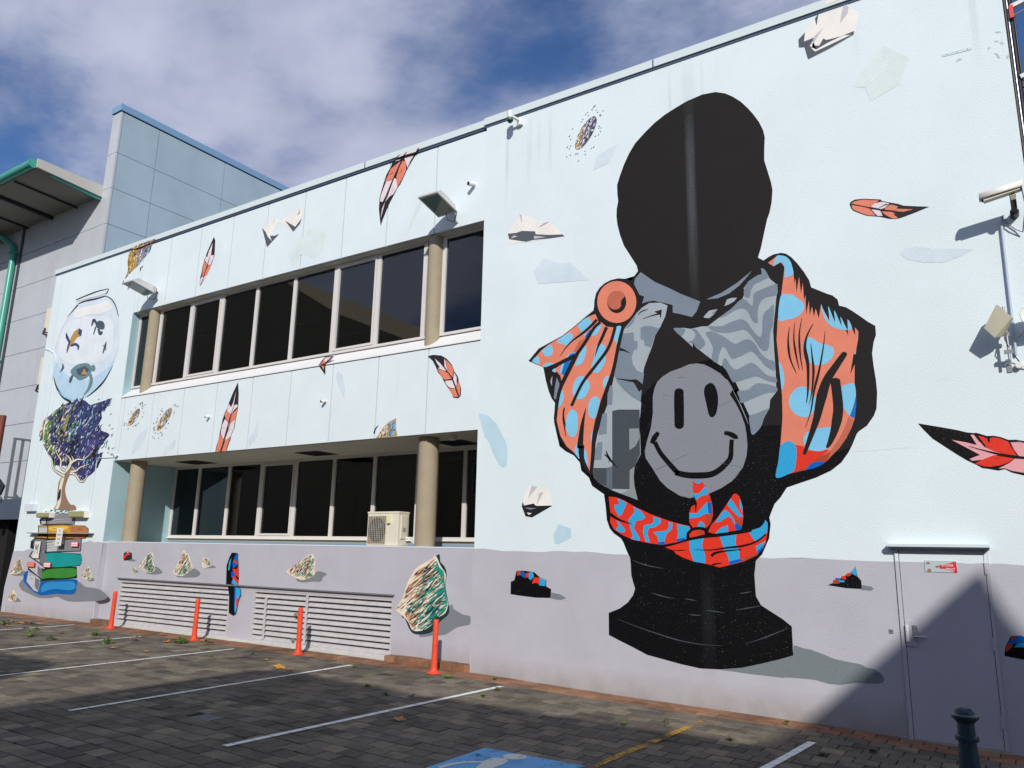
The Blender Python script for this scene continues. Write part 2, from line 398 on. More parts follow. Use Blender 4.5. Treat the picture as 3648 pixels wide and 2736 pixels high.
# teal painted reveal of the pier, grey at its foot
mk('reveal', [(XP+.003, LY+.004, 1.99), (XP+.003, 1.66, 1.99), (XP+.003, 1.66, 3.84), (XP+.003, LY+.004, 3.84)], [[0, 1, 2, 3]], teal_jamb, BLD)
mk('reveal', [(XP+.003, LY+.004, 5.38), (XP+.003, .26, 5.61), (XP+.003, .26, 7.48), (XP+.003, LY+.004, 7.48)], [[0, 1, 2, 3]], teal_jamb, BLD)
mk('reveal', [(XP+.003, LY+.004, -.1), (XP+.003, LW-.002, -.1), (XP+.003, LW-.002, 1.95), (XP+.003, LY+.004, 1.95)], [[0, 1, 2, 3]], greys, BLD)
# round columns
for x in (-17.15, -8.44):
    b = MB(); b.tube([(x, .2, 5.40), (x, .2, 7.49)], .135, col_m, 28); b.build('column', BLD, True)
for x in (-17.32, -8.54):
    b = MB(); b.tube([(x, .36, 1.96), (x, .36, 3.85)], .175, col_m, 28); b.build('column', BLD, True)
# ceiling grilles of the lower band
for a, c in ((-16.55, -15.8), (-12.45, -11.8), (-8.78, -8.15)):
    o = bx('ceiling_grille', a, c, .78, 1.36, 3.832, 3.846, black_pl, BLD)
    q = MB()
    for k in range(7): q.box(a+.04, c-.04, .84+.07*k, .86+.07*k, 3.825, 3.833, gap_m)
    q.build('grille_bar', o)
# low parapet wall with two louvred openings
LWT = 1.965
b = MB(); YB = .36
for a, c, z0, z1 in ((XP+.002, -17.16, -.3, LWT), (-17.16, -13.28, 1.13, LWT), (-17.16, -13.28, -.3, .165), (-13.28, -12.57, -.3, LWT), (-12.57, -9.0, 1.115, LWT), (-12.57, -9.0, -.3, .16), (-9.0, -7.243, -.3, LWT)):
    b.box(a, c, LW, YB, z0, z1, greys)
b.build('parapet_wall', BLD, label='low grey wall with two louvred vents under the lower windows')
bx('parapet_coping', XP+.003, -7.244, LW-.004, YB, LWT+.001, LWT+.022, mat('coping_paint', '#dfe3ea', .6), BLD)
bx('terrace_floor', XP+.01, -7.244, YB+.001, 1.95, 1.7, LWT-.006, strip_beige, BLD)
b = MB(); b.box(-17.22, -8.98, LW-.05, LW-.001, 1.168, 1.190, mat('drip_mould', '#77777c', .8, var=.2, vscale=9)); b.build('drip_mould', BLD)
def louvre(x0, x1, z0, z1, n, stiles):
    f = MB(); fw = .035; y = LW+.02
    f.box(x0, x0+fw, y-.015, y+.08, z0, z1, louv_m); f.box(x1-fw, x1, y-.015, y+.08, z0, z1, louv_m); f.box(x0+fw, x1-fw, y-.015, y+.08, z1-fw, z1, louv_m); f.box(x0+fw, x1-fw, y-.02, y+.08, z0, z0+fw*1.6, louv_m)
    f.box(x0+fw, x1-fw, y+.13, y+.15, z0, z1, dark_m)
    o = f.build('louvre_vent', BLD)
    z0 += fw*1.6; z1 -= fw; st = (z1-z0)/n
    for k in range(n):
        zc = z0+st*k
        s = MB(); s.hexa([(x0+fw,y-.008,zc),(x1-fw,y-.008,zc),(x1-fw,y+.055,zc+st*.70),(x0+fw,y+.055,zc+st*.70),(x0+fw,y-.012,zc+.010),(x1-fw,y-.012,zc+.010),(x1-fw,y+.05,zc+st*.70+.008),(x0+fw,y+.05,zc+st*.70+.008)], louv_m)
        s.v = [(x, yy, zz) for x, yy, zz in s.v]; s.build('slat', o)
    for xs in stiles:
        q = MB(); q.box(xs, xs+.05, y-.03, y-.011, z0+.02, z1-(.1 if xs == stiles[0] else 0), louv_m); q.build('stile', o)
    return o
louvre(-17.16, -13.28, .165, 1.13, 9, [])
louvre(-12.57, -9.0, .16, 1.115, 9, [-12.22, -11.1])
# ------------------------------------------------ door with hood
dl, dr = onY(3185, 1952).x, onY(3517, 1955).x; il, ir = onY(3201, 1952).x, onY(3502, 1955).x
zt, zg = onY(3350, 1952).z, 0.0
b = MB(); b.box(dl, il-.006, -.022, -.001, -.1, zt, greys); b.box(ir+.006, dr, -.022, -.001, -.1, zt, greys)
door = b.build('door', BLD, label='flat grey steel door with pale blue top under a small hood')
bx('door_gap', il-.006, ir+.006, -.005, -.001, -.1, zt, dark_m, door)
bx('door_leaf', il, ir, -.016, -.006, .03, zt-.008, greys, door)
bx('threshold', il-.02, ir+.05, -.03, -.017, -.1, .028, strip_beige, door)
hx0, hx1 = onY(3165, 1936).x, onY(3526, 1932).x
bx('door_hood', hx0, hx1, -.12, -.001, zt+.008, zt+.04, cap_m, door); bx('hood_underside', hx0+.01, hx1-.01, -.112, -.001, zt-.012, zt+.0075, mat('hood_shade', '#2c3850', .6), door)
pz = onY(3232, 2250).z
bx('lock_guard', dl+.05, il+.11, -.03, -.017, onY(3230, 2300).z, onY(3225, 2210).z, greys, door)
tb('guard_pull', [(il+.02, -.045, onY(3225, 2283).z), (il+.02, -.045, onY(3220, 2226).z)], .018, white_pl, door)
bx('lock_plate', il+.075, il+.125, -.04, -.031, onY(3250, 2278).z, onY(3243, 2226).z, steel, door)
b = MB(); zz = onY(3262, 2266).z; b.tube([(il+.1, -.04, zz), (il+.1, -.085, zz), (il+.22, -.085, zz)], .014, steel, 10); b.tube([(il+.1, -.03, zz+.1), (il+.1, -.05, zz+.1)], .02, steel, 14); b.build('handle', door, True)
for zq in (onY(3510, 2026).z, onY(3535, 2295).z, .3): bx('hinge', ir-.004, ir+.02, -.032, -.017, zq-.06, zq+.06, greys, door)
ppz = pts('J 1045,395 1150,397 1300,402 1450,404 1600,405 1700,412 1780,410 1832,408')
# ------------------------------------------------ white service bits on the wall face
# ================================================================ mural paint
def mp_(name, h, **kw): return mat('paint_'+name, h, .62, var=.09, vscale=2.4, **{**WB, **kw})
def mg_(name, h, **kw): return mat('gloss_'+name, h, .45, bump=.5, bscale=75, spec=.15, glit=1.1, **kw)
K = mp_('black', '#211e1d'); KG = mg_('black', '#0d0c0e')
OR = mp_('coral', '#e8896f'); ORD = mp_('coral_dark', '#c56d57'); RD = mg_('red', '#e53a27'); RDD = mg_('red_dark', '#b5482f')
SKY = mp_('sky_blue', '#85cbec'); SKG = mg_('sky_blue', '#35a8dc'); BL = mp_('blue', '#1172c4'); BLG = mg_('blue', '#0b62bf')
G1 = mp_('slate', '#7f8c9a'); G2 = mp_('ash', '#a9b4ba'); G3 = mg_('smoke', '#8b8e97'); G4 = mg_('iron', '#4a5157'); G5 = mg_('ash', '#8f979b'); G6 = mg_('slate', '#66707a')
PK = mp_('pink', '#eedde2'); PKG = mg_('pink', '#eaa9ae'); CW = mp_('paper', '#f6f2ea'); LG = mp_('paper_grey', '#c9c8d0'); DG = mp_('paper_dark', '#5a6068'); DGG = mg_('paper_dark', '#232528')
GH = mp_('ghost', '#d8e6ed'); GH2 = mp_('ghost_green', '#dfece9'); GHB = mp_('ghost_blue', '#c2e0eb')
SH = mp_('grey_shadow', '#82868c'); SHG = mg_('grey_shadow', '#7d8689'); GR = mp_('grey', '#b7b5bd')
CR = mp_('cream', '#efe3cc'); BRN = mp_('brown', '#b8825f'); TL = mp_('teal', '#2f9385'); TLD = mp_('teal_dark', '#1d3a3f'); INK = mp_('ink', '#2b2a30')
OC = mp_('ochre', '#c39a52'); NV = mp_('navy', '#3c4a78'); PU = mp_('purple', '#43406f'); PUD = mp_('purple_dark', '#25232f'); GN = mp_('leaf_green', '#5f8a46'); LB = mp_('light_blue', '#8fb2cf'); WH = mp_('white', '#f4f4f2')
GB = greyw

# grey painted ground at the foot of the right wall, with wavy top
P_ = Paint(0)
P_.poly('F 97,292 200,288 300,300 380,312 500,312 600,316 700,320 800,322 900,311 1000,314 1100,322 1200,318 1300,325 1400,338 1500,345 1620,347 D 400,900 600,915 800,930 1700,930 1800,938 2000,930 2200,935 J 0,366 170,360 350,368 550,378 750,388 1000,394 1300,402 1700,415 2000,412 2212,430 2400,445 2400,2400 K 1995,1600 1100,1480 600,1350 0,1230 I 1200,1180 600,1050 0,940 F 1000,1720 60,1560', GB, 0)
P_.build('painted_ground', BLD, label='wavy topped grey band painted along the foot of the right wall')
# same on the door leaf
D_ = Paint(-.0163)
palep2 = palep
D_.poly([(p.x, p.y) for p in []] or pts('J 1047,262 1824,268 1838,408 1780,410 1700,414 1600,405 1450,404 1300,402 1150,397 1055,395'), palep, 0)
D_.build('painted_top', door)
D_ = Paint(-.0225)
D_.poly('J 1006,262 1040,262 1048,392 1014,392', palep, 0); D_.build('painted_top', door)
D_ = Paint(-.0225); D_.poly('J 1832,270 1866,272 1878,408 1842,408', palep, 0); D_.build('painted_top', door)
# left pier band
P_ = Paint(LY)
P_.poly('Q3 150,1470 200,1460 260,1465 300,1448 340,1442 500,1400 900,1400 940,1362 980,1358 1010,1345 1040,1355 1060,1368 1100,1360 1160,1368 Q4 1030,1030 820,1060 350,990 0,940 50,600', GB, 0)
P_.build('painted_ground', BLD, label='grey painted foot of the left pier behind the painted books')

# ------------------------------------------------ big headless bust
B_ = Paint(0)
HEAD = 'G 1240,215 1110,240 960,305 850,370 740,440 640,520 540,620 450,720 390,820 340,930 300,1040 272,1130 275,1220 283,1290 268,1370 266,1440 275,1520 300,1620 H 340,70 385,140 430,210 465,265 478,320 '
sil = HEAD + '''H 440,370 400,415 A 1240,275 1180,258 1110,253 1040,270 980,300 930,345 895,400 878,470 875,530 868,570 780,640 700,710 560,820 430,890 330,945 228,1068
 375,1130 385,1180 400,1260 430,1370 460,1440 490,1480 485,1560 E 895,560 920,670 950,800 1010,850 1090,890 1150,960 1165,1040 1240,1110 1270,1190 1390,1275 D 145,315 160,420 172,560 200,640 240,690 310,740 335,780 370,870 400,930 408,1000
 412,1100 430,1170 450,1235 430,1300 380,1370 300,1430 190,1475 I 190,130 192,348 290,400 430,470 570,545 700,580 900,635 1090,678 1280,688 1500,672 1700,630 1870,590 2008,550 1993,265 1900,190 1790,120 1690,55 D 1640,1310 1635,1240 1625,1100 1640,960 1700,900
 1770,740 1785,600 1772,535 1800,460 1825,400 1880,340 1945,240 C 570,1205 700,1160 850,1110 1000,1040 1100,960 1170,860 1210,780 1250,680 1270,655 1350,600 1420,500 1445,430 1452,270 1440,150 1415,0 B 1540,1130 1555,1020 1578,950 1572,860 1500,820 1430,770 1340,710 1280,675 1215,660
 1200,600 1150,560 1100,545 940,480 920,410 870,330 800,240 740,180 690,148 640,140 570,155 520,180 470,215 415,188 440,110 452,60 G 1730,1560 1750,1470 1775,1400 1795,1300 1803,1180 1790,1110 1760,1010 1722,890 1722,780 1727,660 1710,590 1670,510 1610,430 1560,375 1490,310 1410,260 1335,228'''
B_.poly(sil, K, 0)
# glossy, deeper black of the lower body
B_.poly('''E 905,600 920,670 950,800 1010,850 1090,890 1150,960 1165,1040 1240,1110 1270,1190 1390,1275 D 145,315 160,420 172,560 200,640 240,690 310,740 335,780 370,870 400,930 408,1000
 412,1100 430,1170 450,1235 430,1300 380,1370 300,1430 190,1475 I 190,130 192,348 290,400 430,470 570,545 700,580 900,635 1090,678 1280,688 1500,672 1700,630 1870,590 2008,550 1993,265 1900,190 1790,120 1690,55 D 1640,1310 1635,1240 1625,1100 1640,960 1700,900
 1770,740 1785,600 1772,535 1800,460 1825,400 1880,340 1945,240 C 570,1205 700,1160 850,1110 1000,1040 1100,960 1170,860 1200,800 1130,830 1050,860 900,940 700,1000 500,900 500,590 300,600 H 1520,1659 1440,1440 1330,1260 1190,1190 1040,1225 850,1290 680,1390 520,1540 E 1740,420 1740,620 1600,1000 1300,1040 1240,1050 1150,930 1000,810''', KG, 1)
# collar and shirt
B_.poly('H 505,330 450,395 440,445 470,510 495,555 540,570 520,640 560,625 630,612 760,640 820,655 822,730 900,745 1010,773 1055,720 1092,620 900,545 800,495 640,425', G1, 2)
B_.poly('H 1150,600 1230,565 1300,535 1450,440 1600,318 1560,370 1480,460 1380,540 1260,590', G1, 2)
B_.poly('H 1330,665 1355,600 1400,585 1455,583 1425,620 1370,650', G2, 2).poly('H 1125,770 1180,710 1265,695 1230,745 1180,785 1130,780', G2, 2).poly('H 1200,735 1265,695 1230,745', G1, 3)
LP = 'H 590,635 700,632 770,660 750,760 700,870 650,950 620,1060 580,1160 540,1270 520,1400 505,1600 E 1755,380 1745,500 1730,580 1745,700 1750,880 1690,1000 1680,1100 1690,1200 1720,1330 1640,1300 1480,1240 1330,1160 1285,1100 1280,1000 1290,850 1320,700 1360,560 1420,400 1480,150 H 240,1370 300,1080 340,900 350,880 400,820 460,740 520,680'
B_.poly(LP, G2, 2)
B_.poly('H 300,1080 335,935 435,925 440,1005 475,1015 475,1085 440,1100 418,1170 430,1240 470,1300 540,1330 515,1500 505,1610 420,1560 340,1490 280,1420 243,1350 270,1200', G1, 3)
B_.poly('H 505,880 540,862 620,865 690,885 640,975 610,1075 545,1055 540,1005 505,990', G1, 3).poly('H 460,745 400,825 350,890 400,865 440,820', G1, 3)
B_.poly('E 1440,200 1472,205 1475,300 1468,395 1420,395 1425,260', G1, 3).poly('E 1375,480 1420,475 1415,680 1335,690 1345,610', G1, 3).poly('E 1325,765 1375,757 1365,935 1290,938 1300,850', G1, 3)
B_.poly('E 1470,455 1530,440 1740,440 1738,620 1745,880 1690,1000 1642,1040 1640,1225 1470,1220', G4, 3).poly('E 1637,628 1735,625 1738,720 1700,800 1640,840', G5, 4)
B_.poly('E 1285,1015 1415,1015 1415,1200 1330,1160 1285,1095', G4, 3).poly('E 1415,1015 1470,1000 1470,1230 1415,1205', G6, 3).poly('E 1642,1045 1690,1000 1682,1100 1690,1200 1715,1320 1650,1300 1560,1265 1640,1228', G5, 3)
B_.stroke('E 1515,135 1640,155 1700,165 1765,240', 2, K, 4, 30, 9).stroke('E 1410,845 1440,920 1520,1010', 2, KG, 4, 1, 9).stroke('E 1395,880 1440,930 1432,965', 4, KG, 4, 1)
B_.stroke('H 300,1090 340,1100 400,1128', 12, K, 4, 1).stroke('H 480,750 520,715 580,698', 2, K, 4, 1, 4).poly('H 640,720 715,700 705,790 692,745', K, 4).stroke('H 525,792 600,765 690,740', 1, K, 4, 6, 3)
RL = 'H 825,883 930,880 1000,890 1110,865 1165,865 1250,800 1400,690 1510,590 1530,540 1520,490 1570,420 1660,360 1700,355 1690,300 1720,300 1755,355 1780,400 1830,440 1855,480 1840,600 1810,900 1820,1100 1835,1300 1842,1510 1780,1590 C 400,330 390,430 340,520 305,615 225,690 160,530 100,390 40,270 0,150 H 1310,1265 1190,1180 1060,1080 1030,1030 1020,1070 960,1015 900,960'
B_.poly(RL, G2, 2)
for wv in ('H 830,885 940,890 935,930 900,960', 'H 1010,895 1050,895 1100,960 1140,1020 1130,1060 1080,1095 1040,1060 1025,1035 970,1022 1020,1000 1045,950 1030,915',
  'H 1145,935 1180,915 1240,925 1330,970 1400,1020 1450,1035 1520,1000 1580,995 1640,1050 1690,1130 1760,1190 1820,1210 1828,1300 1740,1260 1680,1190 1620,1125 1580,1115 1480,1165 1400,1180 1345,1085 1310,1072 1280,1140 1262,1225 1205,1185 1218,1090 1190,1010',
  'H 1170,866 1300,863 1400,820 1490,795 1550,820 1600,890 1650,950 1690,965 1703,900 1705,800 1725,730 1770,690 1817,660 1808,850 1790,900 1775,1000 1765,1080 1730,1110 1690,1090 1640,1020 1590,950 1530,900 1450,912 1350,930 1230,915',
  'H 1290,775 1400,690 1480,610 1530,600 1590,655 1608,660 1615,600 1620,545 1700,500 1838,448 1852,480 1846,555 1740,580 1690,620 1660,700 1660,800 1645,838 1600,800 1560,720 1510,690 1440,705 1350,760',
  'H 1525,500 1575,420 1660,362 1715,355 1770,380 1700,415 1620,460 1590,520 1580,575 1550,582 1525,560', 'H 1312,1255 1320,1190 1350,1185 1390,1250 1450,1290 1560,1235 1620,1230 1700,1300 1760,1350 1838,1370 1841,1420 1750,1400 1650,1360 1560,1380 1430,1415 1400,1395 1350,1300',
  'H 1460,1505 1560,1490 1640,1430 1720,1430 1842,1462 1842,1512 1760,1520 1650,1560 1500,1620 1480,1570', 'C 195,505 260,480 330,450 388,432 340,520 305,615 225,690 200,600', 'H 1690,300 1720,300 1755,355 1720,380'):
    B_.poly(wv, G1, 3, True)
B_.stroke('H 1025,1030 1035,1075 1100,1120', 3, K, 4, 1, 7)
# smiling face plate
B_.poly('H 1055,1230 980,1240 900,1275 800,1310 720,1360 670,1410 640,1480 625,1560 E 1870,480 1850,620 1810,760 1790,850 1800,920 1860,1010 1910,1090 1940,1140 2010,1210 2120,1280 2180,1310 D 900,320 985,345 1180,300 1300,245 1400,180 1490,90 C 50,1110 130,1010 165,900 175,800 165,680 150,590 110,480 60,380 0,290 H 1430,1459 1400,1420 1340,1380 1290,1330 1210,1280 1130,1240', G3, 2)
B_.stroke('E 2127,290 2128,400 2130,580', 34, KG, 3, 34, 35).ell('E 2128,272', 17, 15, KG, 3).ell('E 2130,588', 17, 16, KG, 3)
B_.poly('H 1170,1430 1200,1423 1235,1450 1262,1520 1268,1620 1250,1720 1215,1760 1180,1740 1155,1640 1130,1520 1140,1460', KG, 3, True)
B_.stroke('E 1890,760 1940,860 2020,960 2100,1050 D 860,95 960,118 1080,122 1200,110 1290,60 1370,-20 C 10,900 15,820 20,735', 15, KG, 3, 15, 23)
B_.stroke('E 1925,665 1885,720 1860,775', 13, KG, 3, 14, 20).stroke('C -55,670 0,680 55,710 62,730', 13, KG, 3, 14, 19)
for q in ('E 2060,950 2150,905 2212,880', 'E 1900,1035 1960,1010 2030,980', 'H 870,1368 910,1366 950,1372', 'H 720,1528 760,1545 800,1556', 'D 645,70 700,45 770,10', 'D 1290,0 1400,20 1510,45', 'H 1280,1650 1350,1620 1420,1590', 'H 1140,1495 1200,1500 1250,1490'): B_.stroke(q, 1.2, G4, 3, .6)
B_.stroke('H 1300,1255 1400,1400 1460,1520 C 60,250 130,400 200,530 245,585', 22, KG, 3, 1, 17)
B_.stroke('C 130,400 190,560 215,690', 12, KG, 3, 6)
# brooch and left drape
B_.ell('A 1100,487', 193/2.765, 207/2.765, OR, 3, n=28).ell('A 1100,487', 94/2.765, 110/2.765, K, 4, n=22)
B_.poly('A 1110,378 1150,385 1172,410 1172,440 1150,465 1140,500 1142,530 1120,552 1090,562 1050,555 1020,525 1008,480 1012,440 1040,400 1070,382', ORD, 5, True)
B_.poly('A 890,605 820,630 700,720 560,830 430,905 355,965 262,1075 375,1128 430,1130 520,1085 690,1010 800,830 870,740 920,680', OR, 3)
B_.poly('A 460,1165 540,1110 690,1020 665,1120 600,1220 560,1290 545,1215 505,1170', OR, 3)
B_.poly('A 690,945 730,870 820,835 760,930 700,1010 670,985', ORD, 4)
DR = 'A 945,685 1000,730 1080,738 1145,730 1125,850 1100,970 1060,1150 1010,1300 960,1420 920,1560 E 1300,560 1280,760 1270,900 1255,1060 1245,1065 1200,980 1140,910 1100,870 1020,800 960,700 925,560 915,450 A 505,1560 540,1440 560,1340 620,1220 690,1080 780,890 860,760'
B_.poly(DR, OR, 3)
for d in ('A 720,715 760,670 810,640 845,665 848,720 810,765 770,790 735,760', 'A 770,815 820,780 862,750 850,800 830,830 790,828', 'A 510,880 560,830 640,790 665,810 660,870 620,915 570,905', 'A 362,968 440,908 465,930 472,970 455,1010 400,1025 380,995', 'A 268,1070 318,1018 338,1060 335,1100', 'A 372,1122 395,1095 440,1085 490,1095 440,1125',
  'A 545,1190 550,1130 590,1050 640,995 695,985 690,1020 640,1090 600,1130', 'A 463,1165 495,1140 500,1180', 'A 850,800 890,730 935,700 948,715 930,770 890,815 855,825', 'A 1078,860 1075,820 1095,735 1142,730 1125,830 1108,910', 'A 690,1110 740,990 780,930 800,925 800,970 780,1050 740,1100', 'A 885,990 895,930 930,905 970,908 990,935 985,1000 990,1060 960,1130 920,1180 870,1180 850,1130 870,1060',
  'A 665,1360 690,1260 730,1220 780,1225 830,1280 830,1340 790,1420 740,1445 690,1430', 'A 965,1290 985,1230 1022,1218 985,1330 970,1325', 'A 510,1535 530,1450 555,1355 575,1400 570,1460 545,1510', 'E 1235,420 1250,350 1300,312 1345,340 1335,420 1300,520 1265,525 1240,490', 'E 1020,640 1018,540 1050,455 1090,442 1125,480 1130,550 1128,640 1100,705 1050,700', 'E 1100,860 1110,800 1140,780 1150,920 1120,895', 'E 1185,810 1215,860 1232,950 1230,1000 1205,970 1190,900', 'E 1262,740 1260,700 1285,640 1275,760', 'E 918,440 935,340 970,250 992,290 985,350 950,410'):
    B_.poly(d, SKY, 4, True)
for d in ('A 785,830 830,765 868,750 850,800 815,832', 'A 640,1000 690,985 665,1040 600,1220 555,1190 585,1090'): B_.poly(d, BL, 5)
for s_, w0, md, w1 in (('A 905,660 850,720 770,790 640,890 540,1020', 10, 8, 1), ('A 940,690 880,740 780,900 700,1010', 10, 11, 12), ('A 700,1015 600,1060 500,1110 400,1150', 14, 13, 14), ('A 700,1010 640,1130 560,1300 520,1440 495,1640', 13, 13, 11), ('A 1000,735 960,830 915,930 885,1030', 12, 10, 1), ('A 1085,735 1050,860 1000,970 880,1130 760,1290 655,1510', 11, 11, 10), ('A 585,1530 575,1600 600,1720', 5, 6, 1),
  ('A 795,1540 760,1700 740,1900 E 1165,800 1175,930 1240,1060', 2, 26, 10), ('E 998,415 990,530 1015,710', 1, 7, 1), ('E 1210,430 1180,600 1160,800', 1, 10, 18), ('A 1160,740 1120,900 1070,1150 1010,1330 960,1480 915,1659', 11, 13, 17), ('E 1330,530 1295,700 1280,900 1262,1080', 17, 14, 12)):
    B_.stroke(s_, w0, K, 6, w1, md)
B_.stroke('A 465,1220 455,1270 462,1310', 1, G2, 4, 1, 6).poly('A 510,1230 535,1290 530,1400 495,1450 480,1430 490,1330', G1, 4)
# right drape
RDP = '''B 515,240 600,175 690,175 740,230 765,320 775,440 788,395 795,530 822,378 840,545 858,435 870,610 885,555 890,750 918,612 925,760 948,670 968,770 985,690 1015,785 1038,650 1060,700 1120,810 1108,665 1175,825 1168,705 1240,860 1230,770 1305,960 1295,790 1375,955 1370,875 1405,915 1403,990 1385,1090 1360,1180 1330,1330 1368,1240
 1368,1430 1380,1500 1385,1600 C 1235,300 1245,400 1230,530 1200,620 1150,720 1080,820 1000,900 950,950 850,1010 740,1040 620,1065 455,1112 490,900 515,600 520,500 515,300 500,150 B 620,1200 600,1000 610,800 640,600 665,400 678,280 640,235 570,275'''
B_.poly(RDP, OR, 3)
B_.poly('C 500,800 580,760 655,790 720,800 760,840 860,850 950,835 985,845 900,900 860,930 780,990 700,1030 620,1065 455,1112', RD, 4)
B_.poly('C 1170,510 1225,545 1200,620 1150,720 1080,820 1000,900 960,945 880,960 1000,840 1080,720 1140,600', ORD, 4).poly('C 1000,850 960,945 850,1010 740,1040 620,1062 720,1020 860,920', RDD, 5)
for d in ('B 568,270 600,175 650,168 700,185 740,235 765,345 720,375 680,382 678,300 660,240 625,240', 'B 618,800 640,570 700,550 750,552 800,585 850,620 872,655 865,700 830,750 770,785 700,800', 'B 1040,648 1060,700 1120,810 1108,665 1175,825 1168,705 1240,860 1230,770 1300,900 1305,800 1345,890 1290,900 1200,890 1120,850 1070,780 1045,710', 'B 860,1080 870,1010 910,975 960,985 1020,1030 1090,1045 1150,1070 1167,1110 1150,1170 1100,1220 1040,1248 960,1240 910,1200 880,1140', 'B 1370,1140 1385,1090 1375,1150', 'B 622,1215 650,1260 675,1350 675,1420 655,1490 640,1400', 'C 582,380 600,300 650,235 710,213 760,225 820,290 858,345 850,410 800,490 750,515 680,505 620,460', 'C 1093,240 1140,195 1200,183 1232,195 1242,330 1215,420 1185,500 1140,450 1110,400',
  'C 728,750 740,690 790,650 850,630 1003,617 1005,700 980,800 940,835 880,850 800,840 750,810'): B_.poly(d, SKY, 4, True)
B_.poly('C 500,800 560,755 610,757 645,790 660,850 655,950 640,1030 600,1065 458,1112 480,950', SKG, 5, True)
B_.poly('C 1245,300 1247,400 1228,532 1185,500 1215,420', BL, 5).poly('C 745,1038 800,970 870,952 950,955 900,990 830,1020', BLG, 6)
for s_, w0, md, w1 in (('B 728,870 715,1010 735,1180 798,1330', 1, 8, 1), ('B 778,825 772,1000 800,1180 828,1295', 1, 7, 1), ('B 850,780 825,950 835,1150 860,1300', 1, 7, 1), ('B 960,840 900,960 880,1080 910,1250 910,1500 895,1620', 2, 13, 2), ('B 938,1030 950,1150 965,1300 950,1500 920,1640', 1, 9, 1), ('B 1080,910 1060,1080 1020,1300 970,1500 C 800,460 745,620', 1, 9, 1),
  ('B 1265,1142 1190,1250 1110,1370 C 930,230 890,380 860,520 800,700 735,880', 20, 37, 11), ('C 1040,150 1060,300 1070,450 1040,620 990,760 955,815', 34, 36, 6), ('B 1370,1140 1350,1240 1330,1330', 8, 5, 1)): B_.stroke(s_, w0, K, 7, w1, md)
B_.ell('B 1265,1142', 11, 9, K, 8).ell('C 1043,160', 17, 11, K, 8)
# knotted band
BANDL = 'D 192,330 260,335 340,365 450,430 600,500 790,570 900,600 985,620 1000,655 970,720 955,750 860,780 720,805 600,790 430,755 330,710 240,650 205,580 210,500 200,420'
B_.poly(BANDL, RD, 4)
for d in ('D 275,345 370,390 350,440 320,510 290,525 245,440 250,410 300,410', 'D 430,425 510,470 555,535 520,560 460,570 440,640 470,690 500,740 490,765 410,745 430,720 400,620 385,560 430,500 450,470', 'D 240,535 290,575 350,650 350,680 290,680 260,650 290,620 270,560', 'D 625,525 705,548 705,590 650,630 590,640 570,690 600,780 555,775 530,680 540,610 610,600 640,570', 'D 780,580 820,585 815,650 760,700 740,770 690,800 670,720 630,680 700,672 760,665 785,630', 'D 862,600 985,625 998,655 965,720 955,745 865,765 875,680'): B_.poly(d, SKG, 5)
B_.poly('D 680,780 745,772 745,800 690,806', BLG, 6).poly('D 860,748 950,735 945,752 862,776', BLG, 6)
BANDR = 'D 745,830 850,795 980,755 1130,730 1280,715 1440,695 1570,670 1680,635 1715,600 1735,560 1758,590 1755,680 1735,790 1700,850 1650,910 1520,970 1380,1005 1280,1028 1210,1005 1140,990 1030,970 920,930 850,890 830,860'
B_.poly(BANDR, RD, 4)
for d in ('D 985,755 1130,728 1110,810 1140,900 1145,988 1030,970 1010,920 990,850', 'D 1285,722 1450,695 1440,790 1475,860 1480,940 1385,1000 1360,900 1330,860 1310,800', 'D 1570,672 1680,635 1715,600 1735,560 1758,590 1750,680 1690,740 1640,770 1600,730', 'D 1640,820 1735,765 1710,840 1655,885'): B_.poly(d, SKG, 5)
B_.poly('D 1375,970 1500,940 1505,965 1382,1003', BLG, 6).poly('D 1655,870 1722,800 1700,850 1655,905', BLG, 6).poly('D 1500,945 1650,880 1650,910 1510,970', RDD, 6)
for d in ('D 1020,180 1070,155 1110,180 1160,250 1190,330 1215,420 1218,520 1190,600 1150,640 1020,640 985,580 985,490 1005,430 1050,400 1040,330 1018,250',): B_.poly(d, RD, 4)
for d in ('D 1035,185 1070,155 1108,185 1070,205', 'D 1020,300 1080,300 1140,230 1165,260 1170,310 1110,320 1040,370 1028,340', 'D 985,490 1060,495 1100,450 1165,380 1185,400 1185,500 1140,500 1090,530 985,548', 'D 1060,640 1080,590 1105,570 1140,610 1130,640'): B_.poly(d, SKG, 5)
B_.poly('D 1165,390 1205,380 1212,500 1175,490', BLG, 6).poly('D 1160,320 1190,330 1195,375 1160,385', RDD, 6).poly('D 1150,505 1215,500 1200,590 1160,600', RDD, 6).stroke('D 1030,320 1050,400 1048,480', 1, KG, 6, 1, 8)
B_.poly('D 1170,680 1200,610 1260,540 1330,440 1390,350 1420,305 1450,300 1480,330 1510,430 1518,530 1500,640 1480,660 1230,695', RD, 4)
for d in ('D 1390,350 1420,385 1480,480 1515,525 1480,535 1420,480 1360,410', 'D 1240,590 1310,480 1340,460 1380,490 1430,560 1440,620 1400,540 1370,525 1290,575', 'D 1240,695 1290,640 1365,610 1370,680', 'D 1485,350 1510,430 1505,490 1480,420'): B_.poly(d, SKG, 5)
B_.poly('D 1440,590 1505,620 1495,655 1450,665 1430,630', BLG, 6).poly('D 1440,560 1518,540 1508,615 1450,595', RDD, 6)
B_.poly('D 985,700 1020,665 1080,655 1130,665 1140,700 1060,720 990,735', RD, 4).poly('D 1050,665 1130,665 1138,690 1080,700', RDD, 5)
